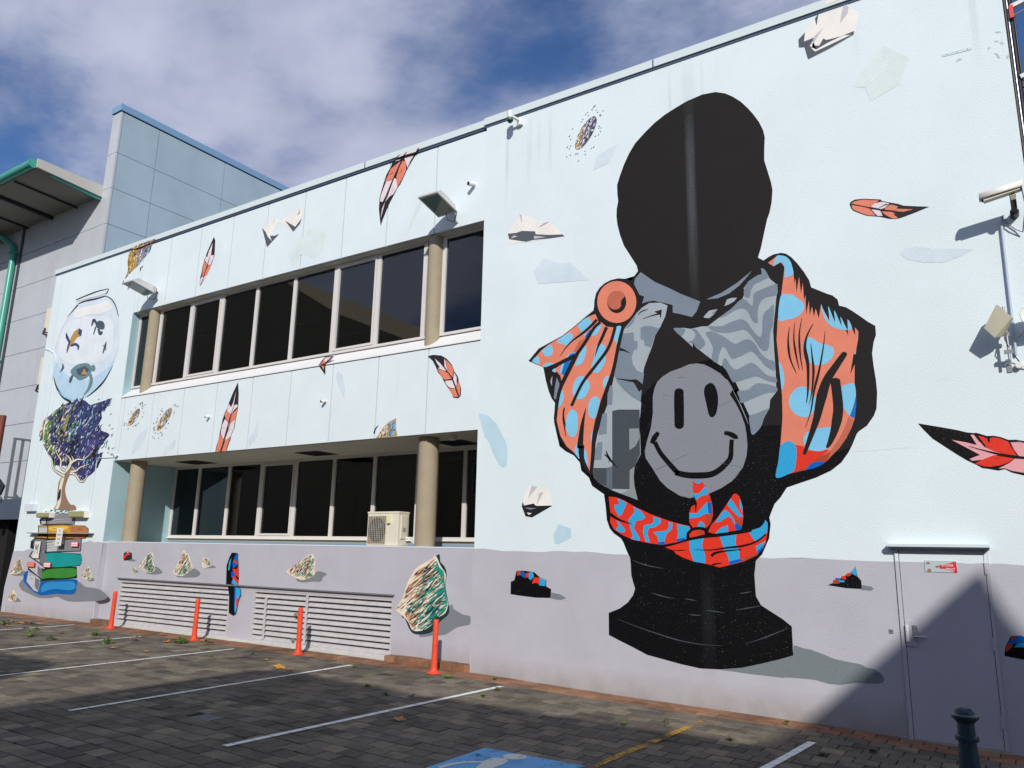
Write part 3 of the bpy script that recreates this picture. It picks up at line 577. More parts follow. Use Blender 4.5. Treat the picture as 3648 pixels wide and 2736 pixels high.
for s_, w0, md, w1 in (('D 970,750 975,690 1020,650 1080,640 1140,650 1160,690', 9, 9, 9), ('D 740,825 860,790 970,755 1130,725 1280,712 1450,690 1600,665', 3, 9, 6), ('D 830,855 900,858 960,852', 1, 3, 1), ('D 1040,852 1200,855 1340,835 1510,815 1650,770 1740,700', 1, 7, 5), ('D 1205,915 1240,885 1340,865 1500,850', 11, 7, 2), ('D 205,500 290,555 420,600', 12, 8, 1), ('D 1215,1000 1250,990 1310,985', 6, 5, 1), ('D 1150,640 1160,690 1175,720', 6, 8, 6)): B_.stroke(s_, w0, KG, 7, w1, md)
# worn highlights on the pedestal
for s_ in ('D 425,955 560,1005 735,1038', 'D 610,1275 700,1305 840,1335', 'I 275,190 480,270 700,345 900,405 1100,440 1310,455', 'I 1535,435 1700,385 1850,325 1960,280', 'I 1440,105 1550,85 1690,62', 'I 1140,105 1230,115 1330,130', 'I 975,145 1040,152 1105,155', 'D 1480,1285 1540,1275 1600,1265', 'D 940,1335 1000,1345 1050,1355'): B_.stroke(s_, .8, G4, 3, .8, 4.2)
B_.build('painted_bust', BLD, label='huge painted bust with blank black head, coral scarf and grey smiling face')
# painted shadow of the pedestal
P_ = Paint(0)
P_.poly('I 1280,690 1500,672 1700,630 1870,590 2008,550 2012,448 2110,480 J 78,1170 150,1195 230,1210 350,1255 450,1297 600,1330 690,1345 740,1375 830,1395 890,1440 915,1490 900,1520 850,1528 640,1520 500,1540 400,1530 270,1492 100,1475 0,1470 I 1900,770 1600,735', SHG, 1)
P_.build('painted_shadow', BLD, label='long grey shadow painted beside the pedestal of the bust')

# ------------------------------------------------ feathers
def feather(Y, outline, fills, lines, label, ink=None, layer=1):
    f = Paint(Y); f.poly(outline, ink or INK, layer)
    for m_, d in fills: f.poly(d, m_, layer+1)
    for d, w0, md, w1 in lines: f.stroke(d, w0, ink or INK, layer+2, w1, md)
    return f.build('painted_feather', BLD, label)
feather(0, 'M 243,405 255,378 300,352 400,342 460,345 590,350 610,368 700,385 790,400 850,420 1010,428 1142,432 1000,492 860,545 800,565 750,572 680,568 600,548 440,535 350,505 280,475 258,445',
  [(OR, 'M 262,400 300,372 400,352 470,358 575,362 520,405 470,438 380,420 285,402'), (PK, 'M 480,435 530,395 600,378 680,390 690,402 650,440 600,460'), (OR, 'M 640,455 700,410 730,412 790,430 770,455 960,462 850,490 740,482 640,470'), (OR, 'M 268,412 380,432 470,455 500,490 535,535 450,530 360,498 290,468 268,440'), (PK, 'M 490,462 560,472 590,480 620,535 560,538 530,510'), (OR, 'M 605,482 660,488 720,492 760,515 735,520 795,562 740,568 690,548 640,520')],
  [('M 265,408 400,430 550,462 650,472 780,478', 3, 3.5, 1), ('M 600,440 640,410 680,400', 1, 2, .5), ('M 560,455 640,415 725,408', 1, 2.5, .5), ('M 600,480 612,520 625,540', 1, 2, .5)], 'coral and pink feather painted level beside the security camera')
feather(0, 'N 348,535 500,560 800,610 1050,655 1200,692 1330,705 1370,698 1560,755 1680,752 1800,775 1940,825 2060,820 2212,845 2350,880 2350,1500 2212,1450 2000,1400 1880,1340 1760,1365 1620,1340 1480,1320 1380,1265 1200,1180 1000,1060 800,930 600,800 450,650',
  [(PKG, 'N 940,825 1200,870 1385,918 1270,735 1330,735 1420,850 1560,970 1690,1030 1900,1085 1700,1095 1500,1170 1300,1195 1255,1160 1440,1090'), (RD, 'N 1405,755 1480,765 1560,800 1620,860 1610,800 1660,780 1780,795 1920,850 1980,900 2040,1000 2100,1110 1900,1080 1700,1035 1570,970'), (RD, 'N 1350,1240 1460,1180 1680,1095 2040,1150 1950,1220 1800,1270 1620,1300 1500,1290'), (PKG, 'N 1975,870 2140,862 2212,880 2350,920 2350,1130 2120,1110 2040,1000'), (PKG, 'N 2050,1155 2212,1165 2350,1180 2350,1460 2212,1405 2000,1370 1880,1325 1760,1330 1960,1230')],
  [('N 1230,935 1500,1010 1800,1080 2212,1140 2350,1160', 1, 8, 8), ('N 1540,970 1500,920 1450,870', .5, 3, .5), ('N 1620,890 1580,830 1600,780', .5, 5, 1), ('N 2100,1110 2000,960 1960,880', 1, 3, 4), ('N 1700,1160 1820,1120', .5, 2, .5)], 'large red and pink feather with black tip cut by the right edge of the photo', KG)
feather(LY, 'R1 1165,280 1110,330 1085,400 1040,480 1020,545 1000,610 975,700 968,820 985,982 1010,910 1050,810 1080,745 1110,690 1150,610 1180,570 1240,440 1290,350 1330,285 1365,210 1250,250',
  [(PK, 'R1 1170,280 1230,258 1215,300 1170,335 1130,345 1150,310'), (PK, 'R1 1250,250 1345,218 1310,290 1280,340 1250,410 1215,300'), (OR, 'R1 1085,420 1180,345 1195,345 1160,420 1110,520 1030,545 1060,480'), (OR, 'R1 1200,340 1232,345 1238,430 1195,520 1150,600 1140,500 1165,420'), (PK, 'R1 1040,545 1105,528 1060,640 1005,745 980,740 985,690 1010,620'), (PK, 'R1 1120,510 1140,520 1150,600 1110,670 1075,690 1030,745 985,910 1000,810 1055,690')],
  [('R1 1235,258 1180,370 1100,540 1040,680', 7, 4, 1), ('R1 1075,480 1110,455', 1, 2, 2), ('R1 1170,470 1190,440 1195,420', .5, 2, 1), ('R1 1100,650 1120,600', .5, 2, .5), ('R1 1085,680 1110,580', .5, 2, .5), ('R1 1105,335 1200,300 1320,262', 4, 5, 4)], 'tall coral and pink feather painted over the roof edge beside a floodlight')
feather(LY, 'Q5 1145,-20 1160,20 1155,130 1150,200 1125,270 1100,330 1070,400 1030,470 992,532 985,510 990,440 1000,410 1010,360 1020,300 1040,235 1070,150 1100,80', [(PK, 'Q5 1132,50 1112,190 1145,185 1140,220 1110,290 1075,300 1060,270 1045,250 1055,200 1070,210 1090,140'), (OR, 'Q5 1035,250 1050,270 1070,300 1052,360 1030,425 1015,420 1022,320'), (OR, 'Q5 1080,305 1118,290 1100,340 1065,410 1030,425 1055,365'), (PK, 'Q5 1010,430 1030,428 1010,500 990,520 992,460'), (PK, 'Q5 1035,428 1065,412 1030,465 1000,515 1015,480')],
  [('Q5 1105,190 1060,340 1000,520', 1, 3, 1.5)], 'slim coral feather with black tip painted above the left of the upper windows')
feather(LY, 'Q6 1575,35 1582,160 1578,280 1570,350 1545,480 1535,550 1500,630 1490,680 1460,760 1445,815 1318,825 1330,760 1355,680 1370,600 1400,460 1425,380 1455,330 1475,260 1520,150', [(PK, 'Q6 1555,130 1525,300 1565,285 1572,310 1530,350 1500,400 1480,390 1450,360 1475,280 1495,320 1520,270'), (OR, 'Q6 1445,360 1480,395 1500,405 1475,490 1440,450 1422,400'), (OR, 'Q6 1505,400 1568,330 1560,380 1545,470 1480,498'), (PK, 'Q6 1430,450 1470,495 1480,500 1440,610 1410,680 1380,610 1395,520'), (PK, 'Q6 1490,500 1540,460 1530,550 1500,620 1490,650 1425,695'), (OR, 'Q6 1375,615 1410,685 1420,680 1390,760 1370,820 1325,822 1345,720'), (OR, 'Q6 1430,695 1490,655 1455,750 1440,815 1390,815')],
  [('Q6 1535,290 1490,420 1450,570 1410,720 1380,820', 1, 4, 5), ('Q6 1450,600 1500,560', .5, 2, .5), ('Q6 1430,560 1390,540', .5, 2, .5), ('Q6 1365,820 1350,780', 2, 2, .5)], 'tallest coral and pink feather on the spandrel below the upper windows')
feather(LY, 'R2 1450,882 1500,868 1580,875 1605,888 1640,910 1690,970 1710,1030 1745,1080 1760,1140 1778,1200 1775,1270 1750,1298 1700,1290 1690,1260 1640,1180 1620,1150 1590,1090 1550,1040 1530,990 1500,930', [(PK, 'R2 1520,905 1580,960 1640,1030 1600,1020 1550,1000 1570,990 1540,950'), (PK, 'R2 1612,905 1625,930 1640,1020 1615,985'), (OR, 'R2 1630,915 1690,980 1705,1040 1690,1100 1640,1030 1635,960'), (OR, 'R2 1545,1008 1600,1022 1650,1050 1685,1105 1620,1115 1580,1080'), (PK, 'R2 1622,1125 1690,1120 1720,1200 1660,1190 1625,1150'), (PK, 'R2 1700,1110 1710,1045 1735,1090 1735,1160 1725,1190'), (OR, 'R2 1650,1195 1720,1205 1750,1285 1705,1282'), (OR, 'R2 1730,1190 1755,1115 1770,1200 1765,1270 1755,1280')],
  [('R2 1560,930 1640,1030 1700,1120 1755,1280', 1, 4, 4), ('R2 1560,1050 1600,1070', .5, 2, .5), ('R2 1660,1190 1690,1215', .5, 2, .5), ('R2 1540,905 1600,985', .5, 1.6, .5)], 'curved coral feather with black tip on the spandrel near the right block')
feather(LY-.02, 'R2 372,972 410,920 440,888 525,880 500,915 450,955 442,968', [(OR, 'R2 380,968 420,930 470,895 440,950'), (PK, 'R2 420,925 445,895 500,890 450,935'), (OR, 'R2 460,940 520,885 490,920')], [], 'little coral feather stub painted on the white sill')
feather(LY, 'R2 372,972 442,965 440,1068', [(OR, 'R2 400,975 432,970 425,1020')], [], 'black feather point painted just below the white sill')
feather(LW-.001, 'Q7 1505,375 1555,378 1578,390 1575,440 1582,500 1585,650 1578,745 1440,735 1445,520 1480,420', [(BLG, 'Q7 1545,400 1575,390 1572,430 1582,500 1520,560 1510,500'), (RDD, 'Q7 1530,455 1578,480 1582,530 1560,500 1520,480'), (SKG, 'Q7 1500,720 1520,660 1580,700 1560,745'), (RD, 'Q7 1500,640 1540,640 1582,690 1578,745 1540,690'), (RD, 'Q7 1510,560 1560,560 1580,520 1583,660 1540,620'), (BLG, 'Q7 1500,590 1530,580 1550,640 1500,650'), (SKG, 'Q7 1475,480 1500,435 1480,570 1462,575')], [], 'upper half of a black, red and blue feather above the first louvred vent', KG)
feather(LW-.032, 'Q7 1460,752 1600,770 1605,850 1580,900 1550,1050 1520,1080 1470,1050 1475,870', [(SKG, 'Q7 1540,765 1600,775 1603,850 1580,900 1560,1000 1545,1060 1535,1040 1540,900'), (RD, 'Q7 1560,860 1580,900 1555,1010 1552,920'), (BLG, 'Q7 1535,760 1550,765 1545,900 1530,1040')], [], 'lower half of a black and blue feather at the right end of the first louvred vent', KG)

f = Paint(LY-.036); f.poly('R1 1118,322 1165,280 1365,211 1340,262', INK, 0).poly('R1 1150,308 1180,278 1232,256 1205,288', PK, 1).poly('R1 1222,282 1250,252 1350,217 1330,252', PK, 1); f.build('painted_feather_tip', BLD)
f = Paint(LY-.036); e = pts('Q1 1040,1288 1100,1258 1228,1215 1210,1240 1120,1278 1050,1302'); f.poly(e, OC, 0); f.strokes_in(e, 60, R(115), 9, 3.5, lambda u, v, r: r.choice([OC, CR, INK]) if u < .5 else r.choice([NV, LB, INK, BRN]), 1, 3); f.build('painted_brush_tip', BLD)
f = Paint(-.036); f.poly('L 262,0 240,50 385,-2 380,-40 300,-40', CW, 0); f.build('painted_paper_tip', BLD)
# ------------------------------------------------ crumpled paper shapes
def shape(name, Y, items, label, layer=1):
    f = Paint(Y)
    for i, (m_, d) in enumerate(items): f.poly(d, m_, layer+min(i, 5))
    return f.build(name, BLD, label)
shape('painted_paper', 0, [(CW, 'L 270,0 440,0 495,70 580,125 560,250 535,340 300,480 80,585 45,465 0,465 -10,400 60,300 150,185 195,120'), (DG, 'L 535,305 530,340 300,475 80,585 45,465 -10,468 -15,390 50,320 40,410 140,370 115,450 190,450 230,380 260,395 400,360'), (CW, 'L 95,455 130,400 115,480 150,510 300,440 500,345 430,350 280,420 160,490'), (LG, 'L 435,35 480,70 470,130 395,225 415,110'), (LG, 'L 235,270 185,340 130,430 120,440 140,360'), (DG, 'L 185,135 150,185 165,250')], 'large white crumpled paper painted under the roof edge')
shape('painted_paper', 0, [(CW, 'O 565,1272 700,1330 780,1360 850,1355 880,1380 995,1490 840,1520 630,1555 530,1565 465,1575 435,1475'), (DG, 'O 440,1472 525,1465 580,1445 710,1450 715,1478 840,1485 980,1480 1000,1498 840,1520 690,1535 620,1553 535,1540 455,1528'), (LG, 'O 500,1490 540,1500 470,1520'), (LG, 'O 700,1495 820,1505 700,1525'), (LG, 'O 555,1275 582,1290 580,1370'), (LG, 'O 850,1355 800,1365 745,1412')], 'white paper tent with dark base painted below the dome camera')
shape('painted_paper', 0, [(CW, 'E 640,1188 850,1220 882,1385 680,1500 610,1515 578,1380'), (DGG, 'E 590,1345 600,1385 695,1365 720,1388 882,1385 680,1502 615,1492 578,1390'), (LG, 'E 675,1192 733,1200 640,1315'), (LG, 'E 752,1258 793,1253 722,1385'), (G3, 'E 605,1405 730,1412 660,1425'), (CW, 'E 630,1455 680,1460 650,1478')], 'cream paper piece with black underside painted left of the bust')
shape('painted_paper', LY, [(CW, 'Q1 2065,1130 2120,1090 2165,1060 2212,1075 R1 190,805 225,820 210,905 125,1040 0,940 -40,960 Q1 2105,1285'), (DG, 'Q1 2065,1130 2105,1285 2145,1240 2110,1200 2095,1165'), (DG, 'R1 45,930 145,990 210,905 190,960 125,1038'), (DG, 'Q1 2165,1062 2150,1105 2160,1080'), (DG, 'Q1 2145,1240 2200,1180 2165,1195 2130,1195'), (LG, 'R1 190,805 165,880 195,850')], 'white folded paper strip painted between feathers on the fascia')
# faint ghost shapes
gh = [(GH2, 'L 810,440 1080,570 975,830 700,995 665,910 650,865 545,855 570,770'), (GH, 'O 1515,595 1440,770 1280,850 1320,700'), (GH, 'A 380,55 540,105 640,98 835,270 320,310 285,185'), (GH, 'M 815,960 860,905 1000,880 1180,905 1500,905 1640,905 1500,990 1300,1060 1080,1060 900,1030'), (GHB, 'E 150,472 250,500 330,580 380,680 425,760 440,840 430,980 405,1012 360,990 300,880 260,770 210,700 190,620'), (GHB, 'F 940,48 1062,90 1065,180 935,248 905,235 888,165')]
for m_, d in gh: shape('painted_ghost_shape', 0, [(m_, d)], None)
for m_, d in [(GH2, 'R1 280,1005 380,1015 445,1060 400,1240 320,1315 250,1260 190,1270 120,1400 75,1240 180,1150'), (GH, 'R2 560,1030 610,1060 635,1200 625,1310 570,1180 545,1090'), (GH, 'Q6 560,530 540,640 470,760 370,860 400,720 450,640'), (GH, 'Q6 880,670 860,760 730,860 760,770'), (GH, 'Q6 1805,460 1800,640 1700,770 1690,700 1740,600'), (GH2, 'R1 1450,560 1380,780 1250,1060 1230,1080 1330,800')]:
    shape('painted_ghost_shape', LY, [(m_, d)], None)

# rocks made of brush dabs
def rock(Y, outline, shadow, ang, n, ln, wd, label, teal=.5, seed=3, base=CR, rim=None):
    f = Paint(Y)
    if shadow: f.poly(shadow, SH, 1, True)
    o = smooth_loop(pts(outline), 4)
    if rim: f.poly(rim, TLD, 2, True)
    f.poly(o, base, 3)
    def ch(u, v, r):
        s = .62*u+.38*v+r.uniform(-.16, .16)
        if s < .38: return r.choice([INK, CR, BRN, CR, BRN, CR])
        if s < .38+.35*(1-teal): return r.choice([BRN, BRN, CR, CR, INK, TL])
        return r.choice([TL, TL, TL, TLD, BRN, CR, TLD])
    f.strokes_in(o, int(n*3.2), ang, ln*1.7, wd*.95, ch, 4, seed, .16); f.strokes_in(o, int(n*.8), ang, ln*.6, wd*.55, lambda u, v, r: r.choice([CR, CR, INK, BRN]) if u < .6 else r.choice([TLD, CR, BRN]), 5, seed+9)
    return f.build('painted_rock', BLD, label)
f = Paint(LW)
f.poly('Q8 1895,975 1950,1010 2050,1070 2120,1085 2138,1110 2130,1180 2050,1200 1980,1220 1900,1270 1840,1300 1700,1310 1560,1300', SH, 1, True)
f.poly('Q8 1748,412 1800,480 1850,540 1870,620 1855,740 1885,920 1900,1020 1880,1080 1800,1150 1740,1240 1660,1285 1530,1295 1460,1250 1400,1120 1366,1090 1370,900', TLD, 2, True)
o = 'Q8 1748,412 1700,450 1600,500 1520,560 1470,640 1420,740 1370,890 1310,990 1305,1030 1380,1090 1440,1160 1490,1250 1600,1250 1700,1190 1740,1120 1850,1060 1885,960 1870,880 1850,740 1860,620 1800,520'
ob = smooth_loop(pts(o), 4); f.poly(ob, CR, 3)
tl = 'Q8 1750,470 1790,540 1840,600 1850,740 1870,880 1880,960 1840,1050 1740,1120 1690,1190 1600,1240 1540,1200 1600,1100 1560,1050 1440,1040 1420,960 1540,870 1620,760 1680,560'
f.poly(tl, TL, 4, True).poly('Q8 1730,520 1700,620 1640,740 1560,860 1420,900 1340,960 1440,880 1540,800 1620,640 1670,540', BRN, 5, True).poly('Q8 1400,1060 1480,1040 1600,1060 1580,1160 1500,1220 1440,1140', BRN, 5, True)
f.strokes_in(o, 330, R(-40), 46, 5.2, lambda u, v, r: (r.choice([INK, BRN, BRN, CR, CR, CR]) if .7*u+.3*v < .4 else r.choice([TLD, BRN, TL, TL, CR, TLD])), 6, 5, .14)
f.strokes_in(o, 110, R(-38), 13, 3.2, lambda u, v, r: r.choice([CR, CR, INK, WH]), 7, 8)
f.build('painted_rock', BLD, 'largest painted rock, teal and brown, right of the second vent')
rock(LW, 'Q8 345,390 390,470 380,560 385,620 280,680 200,670 70,600 110,550 200,490', 'Q8 380,600 440,585 520,615 480,650 450,700 360,700 240,710 180,670', R(-50), 60, 13, 3.4, 'painted cone rock above the second louvred vent', .6, 11)
rock(LW, 'Q7 590,372 625,410 622,480 640,540 630,580 570,605 470,545 480,500', 'Q7 640,530 715,580 715,610 620,622 540,600', R(-60), 46, 12, 3.2, 'painted rock left of the twin peaked rock above the first vent', .5, 21)
rock(LW, 'Q7 965,348 1000,390 1020,390 1050,490 1068,550 1000,610 930,640 845,600 880,530 930,420', 'Q7 1060,555 1140,590 1148,620 1100,650 1000,655 880,640', R(-55), 60, 14, 3.2, 'twin peaked painted rock above the middle of the first vent', .45, 31)
rock(LW, 'Q7 1180,440 1230,435 1280,515 1230,540 1185,545 1172,500', 'Q7 1270,515 1325,540 1290,548 1190,548', R(60), 22, 9, 2.6, 'small painted rock right of the twin peaked rock', .5, 41)
rock(LW, 'Q7 403,535 428,565 420,590 395,600 374,580', 'Q7 425,570 452,590 430,602 395,600', R(-60), 10, 6, 2.2, 'tiniest painted pebble above the first louvred vent', .3, 51)
rock(LY, 'Q4 228,272 250,340 265,410 200,455 115,455 150,400', 'Q4 250,420 305,450 290,470 200,480 120,460', R(-60), 40, 10, 2.6, 'painted rock at the far left edge of the books', .35, 61)
rock(LY, 'Q4 1000,372 1020,440 1035,500 1000,525 930,500 935,450', 'Q4 1030,495 1065,520 1050,540 990,535', R(-60), 30, 9, 2.4, 'painted rock just right of the stacked books', .35, 71)
rock(LY, 'Q4 150,640 185,680 185,740 150,765 95,750 115,690', 'Q4 180,715 232,755 225,772 150,768', R(-60), 22, 8, 2.4, 'painted pebble below the far left of the books', .3, 81)

# ------------------------------------------------ red, blue and black gems
shape('painted_gem', 0, [(KG, 'F 525,508 590,505 700,520 760,575 822,600 818,660 868,690 862,775 720,772 560,752 468,738 470,615 505,600'), (SHG, 'F 868,720 960,740 1015,775 960,795 865,780'), (RDD, 'F 530,512 575,506 560,550 530,555'), (BLG, 'F 560,545 590,505 615,540 605,580'), (RD, 'F 620,530 660,525 640,570 615,580'), (SKG, 'F 655,520 690,518 700,560 670,600 645,580'), (RD, 'F 700,570 760,575 745,640 720,625 680,635'), (SKG, 'F 760,575 822,600 810,658 750,650')], 'black gem with red and blue top painted left of the pedestal')
shape('painted_gem', 0, [(KG, 'J 648,438 665,530 700,570 706,648 560,640 388,612 440,590 520,540 600,495'), (SHG, 'J 706,610 790,625 820,645 790,662 700,655'), (SKG, 'J 650,440 660,530 598,495'), (RD, 'J 560,505 600,495 610,515 570,535'), (RD, 'J 520,525 555,525 560,560 520,555'), (RDD, 'J 440,565 480,560 500,595 440,600'), (SKG, 'J 485,560 550,570 540,585 500,585'), (BLG, 'J 460,545 515,548 500,560 460,560')], 'gem with a blue point painted between the bust and the door')
shape('painted_gem', 0, [(KG, 'K 2018,555 2030,460 2085,360 2180,355 2300,400 2300,605 2200,590'), (BLG, 'K 2050,430 2095,370 2180,358 2300,400 2300,440 2100,440'), (RDD, 'K 2032,460 2060,430 2110,450 2040,520'), (SKG, 'K 2115,470 2150,430 2300,420 2300,470'), (RDD, 'K 2085,365 2130,365 2120,400 2090,395')], 'painted gem in shade right of the door')
shape('painted_gem', LW, [(INK, 'Q7 290,380 330,360 380,380 382,460 290,465 282,435'), (SH, 'Q7 380,445 430,460 400,475 340,468'), (RD, 'Q7 300,400 345,368 365,395 320,415 290,455 283,430'), (SKY, 'Q7 320,378 335,360 345,380')], 'small red and black gem above the left end of the first vent')

# ------------------------------------------------ brush bursts
def burst(Y, c, rx, ry, ang, pal, n, label, halo=18, seed=1, ln=12, wd=3.2, cut=None):
    f = Paint(Y); c = pts(c)[0]
    e = [(c[0]+rx*math.cos(t)*math.cos(ang)-ry*math.sin(t)*math.sin(ang), c[1]+rx*math.cos(t)*math.sin(ang)+ry*math.sin(t)*math.cos(ang)) for t in [2*math.pi*i/26 for i in range(26)]]
    if cut: e = [p for p in e if p[1] < cut]
    f.poly(e, pal[0], 1)
    f.strokes_in(e, n*3, ang, ln*1.2, wd*1.1, lambda u, v, r: r.choice(pal[1]) if u+v*.4 < .62+r.uniform(-.1, .1) else r.choice(pal[2]), 2, seed)
    r = random.Random(seed)
    for i in range(halo):
        t = r.uniform(0, 6.28); k = r.uniform(1.15, 1.75); x = c[0]+rx*k*math.cos(t)*math.cos(ang)-ry*k*1.3*math.sin(t)*math.sin(ang); y = c[1]+rx*k*math.cos(t)*math.sin(ang)+ry*k*1.3*math.sin(t)*math.cos(ang)
        if cut and y > cut-6: continue
        l = ln*r.uniform(.4, .9); f.stroke([(x-math.cos(ang)*l/2, y-math.sin(ang)*l/2), (x+2, y), (x+math.cos(ang)*l/2, y+math.sin(ang)*l/2)], 2.6, INK, 2, .2, sm=False)
    return f.build('painted_brush_burst', BLD, label)
PB = (OC, [OC, OC, CR, OC, CR, INK, WH], [NV, NV, LB, LB, INK, WH, OC])
burst(0, 'O 1210,480', 68, 22, R(-60), (mp_('violet_grey', '#77738a'), [OC, CR, WH, GN, OC], [mp_('violet_grey', '#77738a'), NV, WH, INK]), 70, 'burst of ochre and violet dabs painted left of the bust head', 34, 4)
burst(LY, 'Q6 405,430', 36, 11, R(-58), PB, 40, 'first burst of ochre dabs right of the painted tree', 22, 5, 9, 2.6)
burst(LY, 'Q6 745,455', 48, 13, R(-58), PB, 46, 'second burst of ochre dabs right of the painted tree', 26, 6, 9, 2.6)
f = Paint(LY)
e = pts('R3 940,305 1000,215 1060,150 1140,110 1135,200 1150,285'); f.poly(e, OC, 1)
f.strokes_in(e, 200, R(-62), 15, 3.6, lambda u, v, r: r.choice([OC, CR, OC, CR, WH, mp_('umber', '#7d5634')]) if u < .55 else r.choice([NV, LB, SKY, LB, OC]), 2, 6)
f.stroke('R3 965,180 935,215 918,262', 1, INK, 2, 3, 5).build('painted_brush_burst', BLD, 'ochre and blue burst cut by the edge above the air conditioner')
f = Paint(LY)
e = pts('Q1 1030,1300 1100,1275 1215,1222 1180,1320 1130,1380 1080,1440 1030,1480 985,1535 1010,1470 1005,1400 1015,1340'); f.poly(e, OC, 1)
f.strokes_in(e, 420, R(115), 18, 4, lambda u, v, r: r.choice([OC, mp_('mustard', '#b9a13f'), CR, mp_('mustard', '#b9a13f'), OC, OC, INK]) if u < .42 else r.choice([NV, LB, LB, mp_('slate_blue', '#5b6f92'), mp_('slate_blue', '#5b6f92'), CR, BRN]), 2, 7)
for q in ('Q1 1045,1550 1020,1590 1008,1620', 'Q1 1130,1430 1110,1450 1105,1475', 'Q1 975,1545 968,1575 965,1580', 'Q1 1050,1460 1010,1500 985,1535'): f.stroke(q, 1, INK, 2, 1, 4)
f.build('painted_brush_burst', BLD, 'mustard and blue burst spilling over the roof edge above the goldfish bowl')

# ------------------------------------------------ bowl, tree and books on the left pier
f = Paint(LY)
body = 'Q2 890,262 830,330 770,410 710,500 660,620 625,740 605,860 595,980 605,1100 640,1200 700,1290 770,1350 830,1370 920,1340 1000,1290 1090,1220 1170,1130 1240,1020 1290,900 1330,760 1345,620 1345,500 1330,380 1300,290 1250,210 1200,175'
f.poly(body, mp_('bowl', '#dbe8f3'), 1, True)
f.poly('Q2 690,620 760,480 900,420 1100,400 1240,420 1280,560 1260,760 1160,900 960,930 760,920 660,800', mp_('bowl_light', '#e8eff5'), 2, True)
f.poly('Q2 620,900 700,1010 820,1100 960,1120 1100,1060 1230,960 1290,880 1240,1020 1170,1130 1090,1220 1000,1290 920,1340 830,1368 770,1350 700,1290 640,1200 605,1100 598,980', mp_('bowl_blue', '#bddbee'), 2, True)
f.poly('Q2 840,360 860,320 930,300 1060,275 1150,245 1220,220 1255,270 1262,325 1170,355 1120,380 1000,378 930,405 870,418 830,400', WH, 3, True)
for d, w0, md, w1, m_ in (('Q2 890,262 800,360 720,490 660,620 620,760 600,900', 4, 3, 2, WH), ('Q2 880,270 820,340 760,410', 5, 3, 1, INK), ('Q2 1190,172 1260,210 1310,300 1335,400', 3, 4, 2, INK), ('Q2 1345,420 1350,600 1325,770 1280,920', 2, 2, 1, WH), ('Q2 1270,960 1180,1120 1080,1230 980,1310', 1, 6, 2, INK), ('Q2 605,1080 640,1200 710,1310 800,1365', 2, 7, 8, INK), ('Q2 640,1230 730,1310 830,1345', 1, 5, 2, SKY), ('Q2 860,215 980,165 1100,120 1225,90', 3, 4, 2, INK), ('Q2 855,235 970,205 1100,175 1200,140', 2, 3, 2, LG), ('Q2 880,262 960,230 1080,205 1190,172', 3, 6, 4, INK), ('Q2 1225,92 1210,130 1190,150', 2, 3, 2, INK)): f.stroke(d, w0, m_, 4, w1, md)
# turtles
TU = mp_('turtle', '#6f8f97'); TU2 = mp_('turtle_dark', '#4f5f6b')
f.poly('Q2 800,1010 850,960 920,932 990,932 1030,970 1030,1030 980,1090 900,1122 850,1090 805,1050', TU, 4, True).poly('Q2 860,1000 960,960 1010,1000 950,1075 880,1060', TU2, 5).poly('Q2 915,1060 950,990 985,1050', OC, 6).ell('Q2 1052,985', 8, 12, TU, 5).stroke('Q2 820,1065 800,1110 790,1150', 6, TU2, 5, 6, 11).stroke('Q2 1020,1050 1030,1130 1000,1220 945,1290', 10, TU, 5, 3, 12)
f.poly('Q2 895,535 925,560 920,620 870,640 830,700 790,740 760,810 750,780 780,700 800,640 840,570', OC, 4).poly('Q2 895,535 928,560 915,625 880,600', NV, 5).stroke('Q2 790,700 760,640 750,590', 8, NV, 5, 3, 10).stroke('Q2 800,735 850,715 885,740 880,780', 7, NV, 5, 3, 10).stroke('Q2 785,700 765,760 755,810', 8, TU2, 5, 2)
f.poly('Q2 1085,470 1130,450 1170,470 1182,520 1160,550 1110,540 1080,510', TU2, 4, True).stroke('Q2 1085,480 1060,440 1035,510', 8, TU2, 4, 4, 10).stroke('Q2 1080,520 1070,560 1055,605', 6, TU2, 4, 3).stroke('Q2 1110,540 1130,600 1155,570', 7, TU2, 4, 5, 12)
f.stroke('Q2 1200,685 1185,740 1160,820', 2, TU2, 4, 3, 8).stroke('Q2 1160,730 1190,740 1195,790', 3, TU2, 4, 2).stroke('Q2 708,932 712,980 680,1030', 2, TU2, 4, 2, 8)
f.build('painted_fish_bowl', BLD, 'tilted glass bowl with sea turtles painted at the top of the left pier')
f = Paint(LY)
FOL = 'Q3 560,-60 640,-130 700,-170 800,-220 900,-240 960,-230 1020,-180 1080,-200 1180,-230 1250,-245 1200,-150 1130,-90 1150,-40 1110,50 1150,110 1235,150 1180,220 1130,290 1100,370 1150,400 1110,500 1060,570 1000,620 930,660 900,640 870,580 830,530 790,490 740,500 640,500 590,440 560,400 520,330 480,240 450,150 470,60 510,-20'
fo = smooth_loop(pts(FOL), 3); f.poly(fo, PU, 1)
f.poly('Q3 480,40 560,-40 640,-120 660,-60 600,60 560,180 600,320 540,330 480,240 455,150', GN, 2, True).poly('Q3 640,100 700,-40 760,-160 820,-200 860,-160 780,-20 740,120 700,230 640,200', mp_('olive', '#8e9355'), 2, True).poly('Q3 860,-40 920,-60 900,60 820,180 780,240 760,200 800,80', GN, 2, True).poly('Q3 900,-40 960,-160 1060,-190 1240,-240 1150,-110 1120,0 1050,90 940,180 880,120', NV, 2, True).poly('Q3 820,200 860,180 900,260 860,380 780,420 740,360', PUD, 2, True).poly('Q3 860,330 960,250 1080,200 1120,210 1050,320 960,400 900,420', mp_('violet', '#554a86'), 3, True).poly('Q3 1040,340 1120,280 1090,380 1150,400 1100,500 1050,440', PUD, 3, True)
